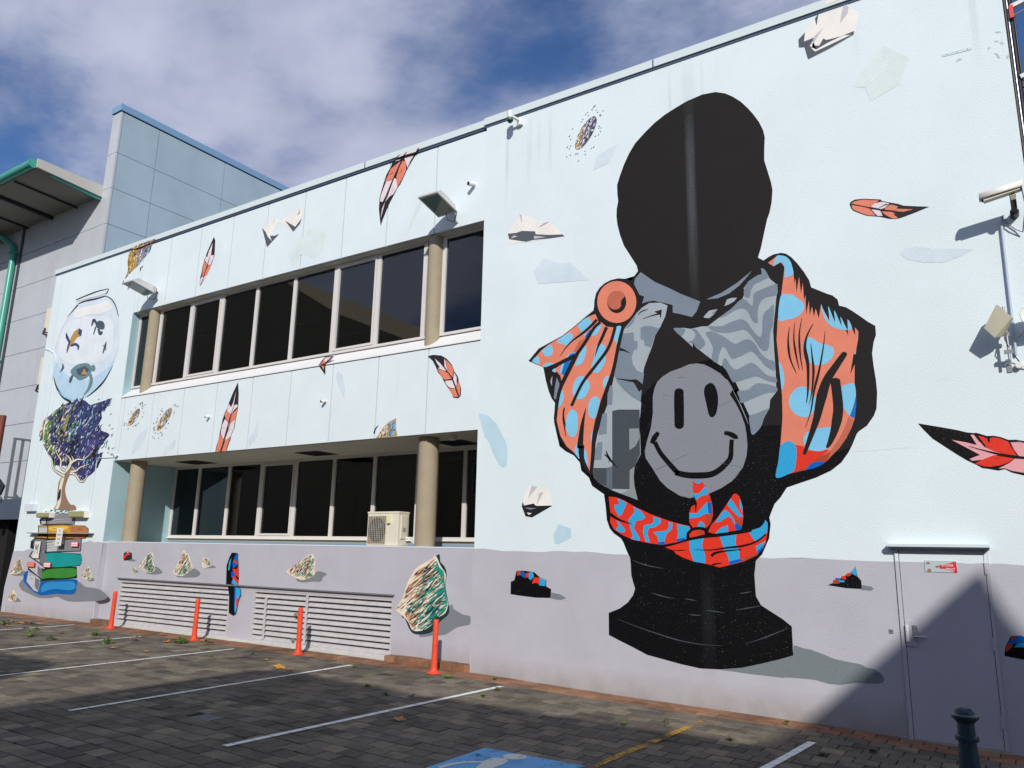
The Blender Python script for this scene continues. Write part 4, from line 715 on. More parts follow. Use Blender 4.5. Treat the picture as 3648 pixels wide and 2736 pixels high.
def fch(u, v, r):
    if u < .14: return r.choice([CR, CR, GN, PU, BRN])
    if u < .42: return r.choice([GN, CR, PUD, NV, PU, PU, NV, PUD])
    return r.choice([NV, PU, PUD, PU, PU, NV, PUD, LB])
f.strokes_in(fo, 520, R(115), 24, 6, fch, 4, 17, .35, False)
f.strokes_in(fo, 190, R(118), 12, 2.6, lambda u, v, r: r.choice([CR, CR, WH, OC]) if u < .4 else r.choice([LB, LB, WH]), 5, 18)
r_ = random.Random(5)
for i in range(46):
    x = r_.uniform(1080, 1260); y = r_.uniform(-280, 420)+0; p = pts('Q3 %f,%f %f,%f' % (x, y, x+r_.uniform(14, 34), y-r_.uniform(14, 34))); f.stroke(p, 2.6, INK, 3, .3)
trunk = 'Q3 610,990 640,930 650,800 665,690 705,620 750,575 800,520 830,540 790,600 755,680 735,760 745,840 770,900 800,940 840,945 860,990 780,1005 700,1000'
f.poly(trunk, mp_('bark', '#9b7b66'), 5, True).poly('Q3 625,985 650,920 665,780 690,660 730,620 700,760 690,900 660,985', CR, 6, True).poly('Q3 650,890 670,780 690,770 685,850 665,890', PUD, 7, True)
for d, w0, md, w1 in (('Q3 730,620 690,600 630,560 600,520 590,440 560,380', 12, 7, 2), ('Q3 740,560 690,520 690,440 660,390 620,320', 9, 7, 2), ('Q3 770,540 800,470 790,420 740,370', 14, 9, 2), ('Q3 800,480 830,440 810,390', 10, 6, 2), ('Q3 820,460 880,430 950,430 1040,350', 9, 6, 2), ('Q3 800,570 860,560 910,520 1010,485', 10, 7, 2), ('Q3 790,590 850,600 900,670 940,680 990,610', 9, 7, 3)): f.stroke(d, w0+2, INK, 6, w1, md+2); f.stroke(d, w0*.75, CR, 7, w1*.6, md*.7)
f.strokes_in('Q3 480,1030 520,1000 620,985 760,1000 880,990 960,1020 900,1050 760,1040 600,1055', 40, R(-15), 12, 3, lambda u, v, r: r.choice([TL, CR, INK, TL, TLD]), 5, 9)
f.build('painted_tree', BLD, 'purple and green windswept tree painted between the bowl and the books')
f = Paint(LY)
f.poly('Q4 215,570 280,500 330,480 340,560 500,600 850,540 960,600 1060,615 1140,640 1210,700 1190,740 1110,760 1000,765 820,770 720,750 650,715 560,730 440,725 330,680 250,640', SH, 2, True)
BG = mp_('book_grey', '#8b8b8e'); PGE = mp_('page', '#c4c3c6'); PGD = mp_('page_dark', '#77777d'); YL = mp_('book_yellow', '#cf9a22'); YD = mp_('book_amber', '#b9794a'); TE = mp_('book_teal', '#189a97'); GRN = mp_('book_green', '#3d8a34'); GRD = mp_('book_green_dark', '#12270f'); BB = mp_('book_blue', '#2f8fca'); BBD = mp_('book_blue_dark', '#125fa8')
f.poly('Q3 445,1110 600,1040 770,1040 850,1090 842,1165 530,1170 455,1165', INK, 2).poly('Q3 530,1085 610,1045 765,1045 845,1095 838,1158 535,1160', BG, 3).poly('Q3 465,1110 520,1095 520,1155 470,1158', PGE, 3)
f.poly('Q3 425,1175 540,1168 700,1162 960,1178 1000,1210 997,1290 960,1325 540,1330 375,1312 430,1285 430,1200', INK, 2).poly('Q3 545,1178 700,1170 950,1185 990,1215 988,1285 950,1315 545,1322', YL, 3).poly('Q3 800,1180 950,1185 990,1215 988,1285 950,1315 820,1318', YD, 4, True).poly('Q3 440,1200 535,1195 535,1250 440,1270', PGE, 3).poly('Q3 430,1180 535,1176 535,1192 440,1198', OC, 4).poly('Q3 385,1308 430,1292 530,1298 530,1318', OC, 4).poly('Q3 560,1195 760,1185 740,1220 580,1230', mp_('yellow_light', '#e6c25a'), 4, True)
f.poly('Q3 340,1430 350,1350 400,1312 540,1325 925,1322 912,1468 700,1475 525,1485', INK, 2).poly('Q3 375,1400 385,1340 420,1325 525,1338 515,1465 450,1455', PGD, 3).poly('Q3 530,1345 700,1335 660,1340 640,1465 528,1470', PGE, 3).poly('Q3 660,1340 915,1330 905,1458 640,1466', BG, 3)
f.poly('Q4 325,262 360,200 450,190 535,205 910,228 925,300 905,365 560,392 510,400 430,330', TLD, 2).poly('Q4 535,222 895,238 912,300 895,355 560,380 530,300', TE, 3, True).poly('Q4 375,205 500,200 530,300 520,385 440,320 345,258', PGE, 3).poly('Q4 440,200 500,205 530,300 520,385 450,330', PGD, 4)
f.poly('Q4 310,405 350,350 490,400 640,370 865,375 870,505 690,520 470,540 440,500', GRD, 2).poly('Q4 460,510 500,420 640,395 780,390 855,402 850,480 700,505 560,500', GRN, 3, True).poly('Q4 360,335 430,350 480,420 470,500 420,470 330,395', PGE, 3).poly('Q4 430,360 480,420 470,500 425,460', PGD, 4)
f.poly('Q4 270,540 310,420 460,530 540,535 850,515 862,600 830,685 640,682 435,690', BBD, 2, True).poly('Q4 470,600 540,550 650,545 830,545 845,620 760,640 640,625 540,640 470,665', BB, 3, True).poly('Q4 300,540 322,430 440,510 455,560 430,660 380,640', PGE, 3).poly('Q4 400,500 440,520 450,570 428,650 395,600', PGD, 4)
for d in ('Q3 530,1370 580,1360 600,1362', 'Q3 530,1400 600,1392', 'Q3 530,1430 590,1425', 'Q3 600,1210 640,1208', 'Q3 880,1220 930,1215', 'Q4 390,250 420,230 440,228', 'Q4 330,470 360,470', 'Q4 340,510 380,515', 'Q3 560,1130 650,1110 800,1100', 'Q3 560,1150 700,1130 820,1130'): f.stroke(d, 1.5, INK if '1110' not in d and '1130' not in d else LG, 6, .8, 2.5)
f.build('painted_books', BLD, 'leaning stack of coloured books painted at the foot of the left pier')
# grey streak of washed paint running down the block
def streak(x0, x1, z0, z1, rgb, amt, y, name):
    mt = bpy.data.materials.new(name); mt.use_nodes = True; t = mt.node_tree; b = t.nodes['Principled BSDF']; b.inputs['Base Color'].default_value = (*rgb, 1); b.inputs['Roughness'].default_value = .8
    co = t.nodes.new('ShaderNodeTexCoord'); sp = t.nodes.new('ShaderNodeSeparateXYZ'); t.links.new(co.outputs['Object'], sp.inputs[0])
    def mm(op, a, c=None):
        n = t.nodes.new('ShaderNodeMath'); n.operation = op
        for i, v in enumerate((a, c)):
            if v is None: continue
            if isinstance(v, (int, float)): n.inputs[i].default_value = v
            else: t.links.new(v, n.inputs[i])
        return n.outputs[0]
    u = mm('DIVIDE', mm('SUBTRACT', sp.outputs[0], (x0+x1)/2), (x1-x0)/2); fall = mm('MAXIMUM', mm('SUBTRACT', 1.0, mm('MULTIPLY', u, u)), 0.0)
    mp2 = t.nodes.new('ShaderNodeMapping'); mp2.inputs['Scale'].default_value = (38, 1, 1.2); t.links.new(co.outputs['Object'], mp2.inputs[0])
    nz = t.nodes.new('ShaderNodeTexNoise'); nz.inputs['Scale'].default_value = 1; nz.inputs['Detail'].default_value = 6; t.links.new(mp2.outputs[0], nz.inputs['Vector'])
    zf = mm('MINIMUM', mm('MULTIPLY', mm('SUBTRACT', z1, sp.outputs[2]), 1.2), 1.0); zb = mm('MINIMUM', mm('MULTIPLY', mm('SUBTRACT', sp.outputs[2], z0), .7), 1.0)
    t.links.new(mm('MULTIPLY', mm('MULTIPLY', mm('MULTIPLY', fall, mm('MULTIPLY', zf, zb)), mm('ADD', nz.outputs['Fac'], .25)), amt), b.inputs['Alpha'])
    return mk(name, [(x0, y, z0), (x1, y, z0), (x1, y, z1), (x0, y, z1)], [[0, 1, 2, 3]], mt, BLD)
xs = onY(2462, 700, 0).x
streak(xs-.075, xs+.095, onY(2462, 1110).z, 8.62, (.15, .17, .18), .45, -.0125, 'washed_streak')
streak(xs-.12, xs+.14, 8.3, 9.2, (.22, .22, .22), .42, -.0125, 'washed_streak')
streak(xs-.05, xs+.16, .3, 1.9, (.06, .07, .085), .3, -.0125, 'washed_streak')

# wall wear: faint drips under the cap, a hairline crack, dirt splashed up from the pavers
rd = random.Random(77)
for k in range(11):
    x = rd.uniform(-7, .2); l = rd.uniform(.5, 1.8); streak(x-.03, x+rd.uniform(.03, .09), 9.2-l, 9.21, (.30, .31, .30), rd.uniform(.12, .26), -.0006, 'drip_stain')
for k in range(9):
    x = rd.uniform(-17.5, -7.5); l = rd.uniform(.3, .9); streak(x-.02, x+rd.uniform(.03, .07), 5.345-l, 5.345, (.32, .32, .30), rd.uniform(.12, .28), LY-.0006, 'drip_stain')
W_ = Paint(0); STN = mp_('wall_stain', '#bccbce')
for q in ('L 1912,316 1960,306 1985,318 1940,330', 'L 1908,405 1945,398 1960,412 1925,420', 'L 1962,420 1995,408 2012,432 1985,440', 'L 1912,520 1945,528 1978,572 1950,575', 'L 2028,555 2055,540 2062,570 2035,580', 'L 1840,488 1862,462 1876,470 1862,486', 'L 1545,590 1575,572 1600,588 1560,602 1535,618'): W_.poly(q, STN, 0)
W_.stroke('C 1220,852 1350,846 1500,836 1700,820 1850,814', .8, GH, 0, .8, 1.4).stroke('L 2000,300 1990,400 2010,520', .5, GH, 0, .5, 1.5).build('hairline_crack', BLD)
def splash(x0, x1, y, h, amt):
    mt = bpy.data.materials.new('splash_dirt'); mt.use_nodes = True; t = mt.node_tree; b = t.nodes['Principled BSDF']; b.inputs['Base Color'].default_value = (.36, .31, .23, 1); b.inputs['Roughness'].default_value = .9
    co = t.nodes.new('ShaderNodeTexCoord'); sp = t.nodes.new('ShaderNodeSeparateXYZ'); t.links.new(co.outputs['Object'], sp.inputs[0])
    mr = t.nodes.new('ShaderNodeMapRange'); mr.inputs['From Min'].default_value = 0; mr.inputs['From Max'].default_value = h+.1; mr.inputs['To Min'].default_value = amt; mr.inputs['To Max'].default_value = 0; t.links.new(sp.outputs[2], mr.inputs['Value'])
    nz = t.nodes.new('ShaderNodeTexNoise'); nz.inputs['Scale'].default_value = 4; nz.inputs['Detail'].default_value = 7; t.links.new(co.outputs['Object'], nz.inputs['Vector'])
    m2 = t.nodes.new('ShaderNodeMath'); m2.operation = 'MULTIPLY'; t.links.new(mr.outputs[0], m2.inputs[0]); t.links.new(nz.outputs['Fac'], m2.inputs[1]); t.links.new(m2.outputs[0], b.inputs['Alpha'])
    mk('splash_dirt', [(x0, y, -.12), (x1, y, -.12), (x1, y, h+.1), (x0, y, h+.1)], [[0, 1, 2, 3]], mt, BLD)
splash(-7.23, dl-.01, -.0118, .32, .7); splash(XL+.02, XP-.01, LY-.0118, .35, .6); splash(-8.98, -7.26, LW-.0118, .4, .6)
# ================================================================ panel clad neighbour on the left
NB = thing('panel_building', 'grey panel clad building with green gutter and tall blue capped fin wall', 'building', (-25, 2, 0.1))
pg = mat('cladding_panel', '#c3c7cd', .5, var=.08, vscale=1.1, bump=.04, bscale=20)
pg2 = mat('cladding_panel_fin', '#a9bfcb', .45, var=.10, vscale=.8, bump=.04, bscale=20)
fcap = mat('fin_cap', '#7fa6c9', .4); grn = mat('green_gutter', '#4aa894', .35, var=.06, vscale=3); fas = mat('fascia_sheet', '#c9c6bd', .5, var=.05)
corr = mat('corrugated_soffit', '#a09c92', .6); beam_m = mat('dark_beam', '#2d3136', .6)
ZJ = [5.72+1.245*k for k in range(-2, 7)]
GXP = [-34.0, -31.9, -29.35, -26.72, -24.12]
for a, c in zip(GXP[:-1], GXP[1:]):
    for z0, z1 in zip(ZJ[:-1], ZJ[1:]):
        bx('panel', a+.008, c-.008, 2.0, 2.06, z0+.009, z1-.009, pg, NB)
bx('backing', -34, -24.0, 2.06, 2.4, 2.2, 13.1, gap_m, NB); bx('backing', -24.05, -23.66, 2.055, 2.4, 2.2, 15.85, gap_m, NB)
ZF = [5.72+1.245*k for k in range(-2, 8)]+[15.92]
for z0, z1 in zip(ZF[:-1], ZF[1:]):
    bx('panel', -24.10, -23.60, 1.985, 2.05, z0+.008, z1-.008, pg, NB)
    for y0, y1 in ((2.06, 3.35), (3.35, 6.0), (6.0, 8.65), (8.65, 11.3), (11.3, 13.9)):
        bx('panel', -23.64, -23.60, y0+.008, y1-.008, z0+.008, z1-.008, pg2, NB)
bx('backing', -24.0, -23.65, 2.41, 13.9, 2.2, 15.85, gap_m, NB)
bx('fin_cap', -24.14, -23.56, 1.94, 14, 15.935, 16.17, fcap, NB)
bx('cap_shadow', -24.1, -23.585, 1.975, 14, 15.905, 15.934, gap_m, NB)
bx('main_block', -60, -24.2, 2.41, 16, 2.0, 12.9, gap_m, NB)
# eave with corrugated soffit
b = MB(); n = 150; x0, x1 = -36.0, -24.15
vs = []; fs = []
for i in range(n*4+1):
    x = x0+(x1-x0)*i/(n*4); z = .022*math.sin(i*math.pi/2)
    vs += [(x, 0.0, 13.13+z), (x, 2.05, 13.02+z)]
for i in range(n*4): fs.append([2*i, 2*i+1, 2*i+3, 2*i+2])
b.add(vs, fs, corr); b.build('corrugated_soffit', NB, True)
bx('roof', -36, -24.145, -.04, 2.4, 13.26, 13.31, fas, NB)
b = MB(); b.hexa([(-24.14,-.05,13.10),(-24.06,-.05,13.10),(-24.06,2.05,12.95),(-24.14,2.05,12.95),(-24.14,-.05,13.38),(-24.06,-.05,13.38),(-24.06,2.05,13.34),(-24.14,2.05,13.34)], fas); b.build('fascia', NB)
b = MB(); b.hexa([(-24.2,.4,13.02),(-24.13,.4,13.02),(-24.13,2.0,12.86),(-24.2,2.0,12.86),(-24.2,.4,13.09),(-24.13,.4,13.09),(-24.13,2.0,13.0),(-24.2,2.0,13.0)], grn); b.build('trim', NB)
for x in (-25.6, -27.2, -28.9, -30.6):
    b = MB(); b.obox((x, 0.0, 13.05), (x, 2.0, 12.95), .10 if x in (-27.2, -30.6) else .04, .12 if x in (-27.2, -30.6) else .06, beam_m); b.build('rafter', NB)
tb('gutter', [(-36, -.14, 13.2), (-24.16, -.14, 13.2)], .135, grn, NB, 20)
tb('gutter_stop', [(-24.17, -.14, 13.2), (-24.12, -.14, 13.2)], .145, grn, NB, 20)
tb('downpipe', [(-31.2, 1.6, 12.95), (-30.2, 1.75, 12.8), (-29.55, 1.87, 12.35), (-29.45, 1.88, 12.0), (-29.45, 1.88, 2.6)], .105, grn, NB, 14)
for z in (12.05, 8.05): bx('pipe_clip', -29.6, -29.3, 1.74, 1.99, z, z+.07, grn, NB)
bx('corner_joint', -29.24, -29.08, 1.97, 2.0, 2.3, 13.0, mat('dark_joint', '#3d444b', .7), NB)
# bridge deck and passage under it
bx('bridge_beam', -30, -23.02, .5, .72, 2.54, 3.10, mat('blue_grey_beam', '#4c5a6b', .5, var=.1), NB)
bx('bridge_deck', -30, -22.1, .73, 2.0, 2.7, 2.98, beam_m, NB)
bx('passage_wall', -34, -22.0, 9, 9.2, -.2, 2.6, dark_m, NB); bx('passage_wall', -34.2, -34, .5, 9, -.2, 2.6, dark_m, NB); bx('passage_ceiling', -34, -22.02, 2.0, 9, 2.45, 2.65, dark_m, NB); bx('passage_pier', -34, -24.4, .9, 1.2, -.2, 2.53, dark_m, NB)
RL_ = thing('railing', 'galvanised grey railing with flat vertical bars on the bridge left of the mural building', 'railing', (-24, .55, 3.1))
gal = mat('galvanised', '#8b9699', .45, metal=.3, var=.12, vscale=9)
bx('top_rail', -24.06, -24.0, .50, 2.0, 4.80, 4.86, gal, RL_)
bx('bottom_rail', -24.055, -24.005, .50, 2.0, 3.14, 3.19, gal, RL_)
for k, y in enumerate((.5, .72, .95, 1.2, 1.45, 1.7)): bx('bar', -24.05 if k else -24.06, -24.01 if k else -24.0, y, y+.07, 3.1 if k == 0 else 3.19, 4.8, gal, RL_)
b = MB(); b.obox((-25.9, .45, 4.35), (-24.1, .45, 3.35), .06, .3, beam_m); b.obox((-25.9, .45, 4.0), (-24.1, .45, 3.1), .05, .1, gal)
setp(b.build('stair_stringer'), 'dark steel stair stringer sloping behind the brown post at the left edge', 'stair')
q0 = onY(12, 1480, .2)
o = tb('steel_post', [(q0.x, .2, 2.6), (q0.x, .2, q0.z)], .085, mat('rust_paint', '#7a3a2b', .6, var=.15, vscale=6)); setp(o, 'rust brown round steel post at the left edge of the photo', 'post')
for (za, zb, lab) in ((7.55, 8.45, 'upper cream air conditioner peeping past the left edge of the mural building'), (5.9, 7.0, 'lower cream air conditioner peeping past the left edge of the mural building')):
    t = thing('wall_air_conditioner', lab, 'air conditioner', (-22.4, .4, za), group='air conditioners on the side wall')
    x1 = -22.03; x0 = -22.72 if za > 7 else -22.62
    bx('casing', x0, x1, .25, 1.0, za+.18, zb, cream_pl, t, .015); bx('bracket', x0+.05, x1, .3, .9, za+.05, za+.1, steel, t)
    tb('pipe', [(x0+.1, .24, za+.3), (x0+.15, .18, za+.12), (x0+.4, .2, za+.03), (x1, .24, za+.06)], .025, black_pl, t)

# ================================================================ ground
PV = thing('paving', None, None, (0, 0, 0), kind='structure')
def paver_mat(name, attr, base, ks=.9):
    mt = bpy.data.materials.new(name); mt.use_nodes = True; t = mt.node_tree; b = t.nodes['Principled BSDF']; b.inputs['Roughness'].default_value = .85
    if attr: a = t.nodes.new('ShaderNodeAttribute'); a.attribute_name = 'tint'; src = a.outputs['Fac']
    else: a = t.nodes.new('ShaderNodeObjectInfo'); src = a.outputs['Random']
    cr = t.nodes.new('ShaderNodeValToRGB'); e = cr.color_ramp.elements
    cols = [tuple(x*ks for x in lin(h)) for h in base]
    while len(e) < len(cols): e.new(.5)
    for i, cc in enumerate(cols): e[i].position = i/(len(cols)-1); e[i].color = (*cc, 1)
    t.links.new(src, cr.inputs[0])
    geo = t.nodes.new('ShaderNodeNewGeometry')
    def noise(sc, d, r=.6):
        n = t.nodes.new('ShaderNodeTexNoise'); n.inputs['Scale'].default_value = sc; n.inputs['Detail'].default_value = d; n.inputs['Roughness'].default_value = r; t.links.new(geo.outputs['Position'], n.inputs['Vector']); return n.outputs['Fac']
    def rng(v, a, c, lo, hi):
        n = t.nodes.new('ShaderNodeMapRange'); n.inputs['From Min'].default_value = a; n.inputs['From Max'].default_value = c; n.inputs['To Min'].default_value = lo; n.inputs['To Max'].default_value = hi; t.links.new(v, n.inputs['Value']); return n.outputs[0]
    def mul(a, c):
        n = t.nodes.new('ShaderNodeMath'); n.operation = 'MULTIPLY'; t.links.new(a, n.inputs[0]); t.links.new(c, n.inputs[1]); return n.outputs[0]
    f = mul(mul(rng(noise(.7, 5), .35, .65, .72, 1.15), rng(noise(45, 4, .7), .3, .7, .75, 1.2)), mul(rng(noise(5, 6, .7), .42, .58, .84, 1.06), rng(noise(1.9, 3, .5), .36, .46, .72, 1.0)))
    sc = t.nodes.new('ShaderNodeVectorMath'); sc.operation = 'SCALE'; t.links.new(cr.outputs[0], sc.inputs[0]); t.links.new(f, sc.inputs['Scale']); t.links.new(sc.outputs[0], b.inputs['Base Color'])
    bp = t.nodes.new('ShaderNodeBump'); bp.inputs['Strength'].default_value = .5; bp.inputs['Distance'].default_value = .006; t.links.new(noise(60, 5, .7), bp.inputs['Height']); t.links.new(bp.outputs[0], b.inputs['Normal'])
    return mt
GREY = ['#5b5449', '#71685a', '#82776a', '#665e54', '#92866f', '#4f4943']; REDC = ['#97694a', '#ab7c5b', '#9f7154', '#8c664d', '#b58a68']
pm_a, pm_o = paver_mat('paver_grey', True, GREY), paver_mat('paver_grey_each', False, GREY)
rm_a, rm_o = paver_mat('paver_red', True, REDC), paver_mat('paver_red_each', False, REDC)
jm = mat('joint_sand', '#2a2724', .95, var=.25, vscale=8)
gxs = [-160, -80, -40, -30, -22, -15, -10, -7.24, -5.2, -3.5, -2.3, -.5, 2, 6, 20, 80, 160]; gys = [-160, -60, -25, -12, -6, -2, -.5, 0, 3, 10, 40, 160]
vs = [(x, y, gz(x, max(-12, min(2, y)))-.014) for y in gys for x in gxs]; nx = len(gxs)
fs = [[j*nx+i, j*nx+i+1, (j+1)*nx+i+1, (j+1)*nx+i] for j in range(len(gys)-1) for i in range(nx-1)]
mk('ground_sheet', vs, fs, jm, PV)
# pavers
def proj(P):
    d = Vector(P)-CAM; z = d.dot(FW)
    if z < .2: return None
    return PW/2+FPX*d.dot(RT)/z, PH/2-FPX*d.dot(UP)/z
rnd = random.Random(12)
cells = []
TW, TD, J = .235, .206, .005
row = 0; y = -.425
while y > -8.8:
    x = -27.0+(TW/2 if row % 2 else 0)+rnd.uniform(-.012, .012)
    while x < 4.5:
        cells.append((x, x+TW, y-TD, y, 0)); x += TW
    y -= TD; row += 1
for r_i, (ya, yb) in enumerate(((-.422, -.214), (-.211, -.003), (-.0, .155))):
    x = -27.0+(.1 if r_i == 1 else 0)
    while x < (-7.4 if r_i == 2 else 4.5):
        cells.append((x, x+.232, ya, yb, 1)); x += .232
DRAIN = onG(735, 2556)
def quadpts(c, ins, dz): return [(xx, yy, gz(xx, yy)+dz) for xx, yy in ((c[0]+ins, c[2]+ins), (c[1]-ins, c[2]+ins), (c[1]-ins, c[3]-ins), (c[0]+ins, c[3]-ins))]
sc_ = []
for i, c in enumerate(cells):
    if abs((c[0]+c[1])/2-DRAIN.x) < .19 and abs((c[2]+c[3])/2-DRAIN.y) < .17: sc_.append(-2); continue
    q = [proj(p) for p in quadpts(c, 0, 0)]
    if None in q or not all(0 < a[0] < PW and 0 < a[1] < PH for a in q): sc_.append(-1); continue
    sc_.append(abs(sum(q[k][0]*q[(k+1) % 4][1]-q[(k+1) % 4][0]*q[k][1] for k in range(4)))/2)
near = set(sorted([i for i in range(len(cells)) if sc_[i] > 0], key=lambda i: -sc_[i])[:300])
def add_paver(v, f, c, jz, tx, ty):
    o = len(v); t = quadpts(c, J+.004, 0); s = quadpts(c, J, -.005); bt = quadpts(c, J, -.03)
    cx, cy = (c[0]+c[1])/2, (c[2]+c[3])/2
    for p in t+s+bt: v.append((p[0], p[1], p[2]+jz+tx*(p[0]-cx)+ty*(p[1]-cy)))
    f.append([o, o+1, o+2, o+3])
    for a in (0, 4):
        for k in range(4): f.append([o+a+k, o+a+4+k, o+a+4+(k+1) % 4, o+a+(k+1) % 4])
big = {0: ([], [], []), 1: ([], [], [])}
for i, c in enumerate(cells):
    if sc_[i] == -2: continue
    jz, tx, ty = rnd.uniform(-.003, .003), rnd.uniform(-.012, .012), rnd.uniform(-.012, .012); tint = rnd.random()
    if i in near:
        cx, cy = (c[0]+c[1])/2, (c[2]+c[3])/2; v = []; f = []; add_paver(v, f, c, jz, tx, ty)
        zc = gz(cx, cy); o = mk('paver', [(a-cx, b_-cy, d-zc) for a, b_, d in v], f, rm_o if c[4] else pm_o, PV, local=True); o.location = (cx, cy, zc)
    else:
        v, f, tt = big[c[4]]; n0 = len(f); add_paver(v, f, c, jz, tx, ty); tt += [tint]*(len(f)-n0)
for k, nm in ((0, 'grey_pavers'), (1, 'red_pavers')):
    v, f, tt = big[k]; o = mk(nm, v, f, rm_a if k else pm_a, PV); o['kind'] = 'stuff'
    at = o.data.attributes.new('tint', 'FLOAT', 'FACE'); at.data.foreach_set('value', tt)
# painted lines
def worn(name, h, amt, seed):
    mt = bpy.data.materials.new(name); mt.use_nodes = True; t = mt.node_tree; b = t.nodes['Principled BSDF']; b.inputs['Base Color'].default_value = (*[x*.95 for x in lin(h)], 1); b.inputs['Roughness'].default_value = .75
    g = t.nodes.new('ShaderNodeNewGeometry'); n = t.nodes.new('ShaderNodeTexNoise'); n.inputs['Scale'].default_value = 28; n.inputs['Detail'].default_value = 8; n.inputs['Roughness'].default_value = .75; t.links.new(g.outputs['Position'], n.inputs['Vector'])
    n2 = t.nodes.new('ShaderNodeTexNoise'); n2.inputs['Scale'].default_value = 3.2; n2.inputs['Detail'].default_value = 3; t.links.new(g.outputs['Position'], n2.inputs['Vector'])
    a = t.nodes.new('ShaderNodeMath'); a.operation = 'ADD'; t.links.new(n.outputs['Fac'], a.inputs[0]); t.links.new(n2.outputs['Fac'], a.inputs[1])
    r = t.nodes.new('ShaderNodeMapRange'); r.inputs['From Min'].default_value = amt-.05; r.inputs['From Max'].default_value = amt+.13; t.links.new(a.outputs[0], r.inputs['Value']); t.links.new(r.outputs[0], b.inputs['Alpha'])
    return mt
wl = worn('line_white', '#ecece6', .70, 1); yl = worn('line_yellow', '#c79a3c', .93, 2); bl_ = worn('bay_blue', '#6db2e6', .78, 3); ws = worn('bay_white', '#e0e0d4', .76, 4)
def strip(name, a, c, wd, mt, h=.006):
    v = []; f = []; rows = [y for y in [-.425-TD*k for k in range(60)]]
    ya, yb = max(a[1], c[1]), min(a[1], c[1]); ys = [ya]+[y for y in rows if yb < y < ya]+[yb]
    for y0, y1 in zip(ys[:-1], ys[1:]):
        if y0-y1 < .02: continue
        o = len(v)
        for yy in (y0-.004, y1+.004):
            t = (yy-a[1])/(c[1]-a[1]); x = a[0]+(c[0]-a[0])*t
            for s in (-1, 1): v.append((x+s*wd/2+rnd.uniform(-.004, .004), yy, gz(x, yy)+h))
        f.append([o+2, o+3, o+1, o])
    return mk(name, v, f, mt, PV)
for a, c in (((-6.56,-4.86), (-6.27,-.58)), ((-9.15,-4.98), (-9.08,-.65)), ((-12.14,-5.0), (-11.98,-.62)), ((-14.8,-5.0), (-14.84,-.62)), ((-17.95,-5.0), (-17.79,-.4)), ((-2.5,-5.0), (-2.1,-.93))): strip('white_line', a, c, .085 if a[0] > -8 else .075, wl)
strip('yellow_line', (-3.63, -5.0), (-3.33, -.5), .085, yl)
# accessible bay symbol
pa, pb, pc = onG(1727, 2667), onG(2085, 2731), onG(1525, 2735)
ux_, uy_ = (pb-pa), (pc-pa); side = ux_.length; ux_ = ux_.normalized(); uy_ = uy_.normalized()
def gl(u, v, h): p = pa+ux_*u*side+uy_*v*side; return (p.x, p.y, gz(p.x, p.y)+h)
mk('bay_symbol', [gl(0, 0, .007), gl(1, 0, .007), gl(1, 1, .007), gl(0, 1, .007)], [[3, 2, 1, 0]], bl_, PV, label='worn blue square with white wheelchair figure painted on the pavers')
def inv(px, py):
    p = onG(px, py)-pa; dx = p.dot(ux_); dy = p.dot(uy_); k = ux_.dot(uy_); return ((dx-k*dy)/(1-k*k)/side, (dy-k*dx)/(1-k*k)/side)
hc = inv(1834, 2699.5)
sb = MB(); sb.add([gl(hc[0]+.1*math.cos(t), hc[1]+.1*math.sin(t), .0105) for t in [-2*math.pi*i/20 for i in range(20)]], [list(range(20))], ws)
bodyp = [inv(a, b_) for a, b_ in ((1727, 2713), (1760, 2703), (1800, 2706), (1813, 2714), (1790, 2728), (1745, 2745), (1690, 2752), (1698, 2736))]
sb.add([gl(u, v, .0105) for u, v in bodyp], [list(range(len(bodyp)))[::1]], ws)
arc = [inv(a, b_) for a, b_ in ((1557, 2736), (1600, 2724), (1650, 2717), (1720, 2715))]; arc2 = [inv(a, b_) for a, b_ in ((1720, 2720), (1650, 2723), (1605, 2731), (1570, 2742))]
sb.add([gl(u, v, .0103) for u, v in arc+arc2], [list(range(8))], ws)
sb.build('wheelchair_figure', PV)
# pale spill along the vents and brick kerb
mk('cement_fillet', [p for x in [-17.18+.455*k for k in range(19)] for p in ((x, .03+rnd.uniform(-.015, .015), gz(x, 0)+.004), (x, LW-.002, gz(x, 0)+.035))], [[2*k, 2*k+2, 2*k+3, 2*k+1] for k in range(18)], mat('cement', '#d6d2c6', .9, var=.15, vscale=6), PV)
KB = thing('brick_kerb', 'low terracotta brick kerb against the wall between the vents and the right block', 'kerb', (-8, 0, .12))
KB2 = thing('brick_kerb', 'short terracotta brick kerb at the foot of the wall left of the first vent', 'kerb', (-17.4, 0, .12))
for root, x0, x1 in ((KB, -8.98, -7.25), (KB2, XP+.01, -17.2)):
    x = x0
    while x < x1-.03:
        e = min(x+.232, x1); z = gz(x, 0); bx('brick', x+.003, e-.003, -.02+rnd.uniform(-.004, .004), LW-.002, z-.05, z+.095+rnd.uniform(-.004, .004), rm_o, root, .006); x += .232
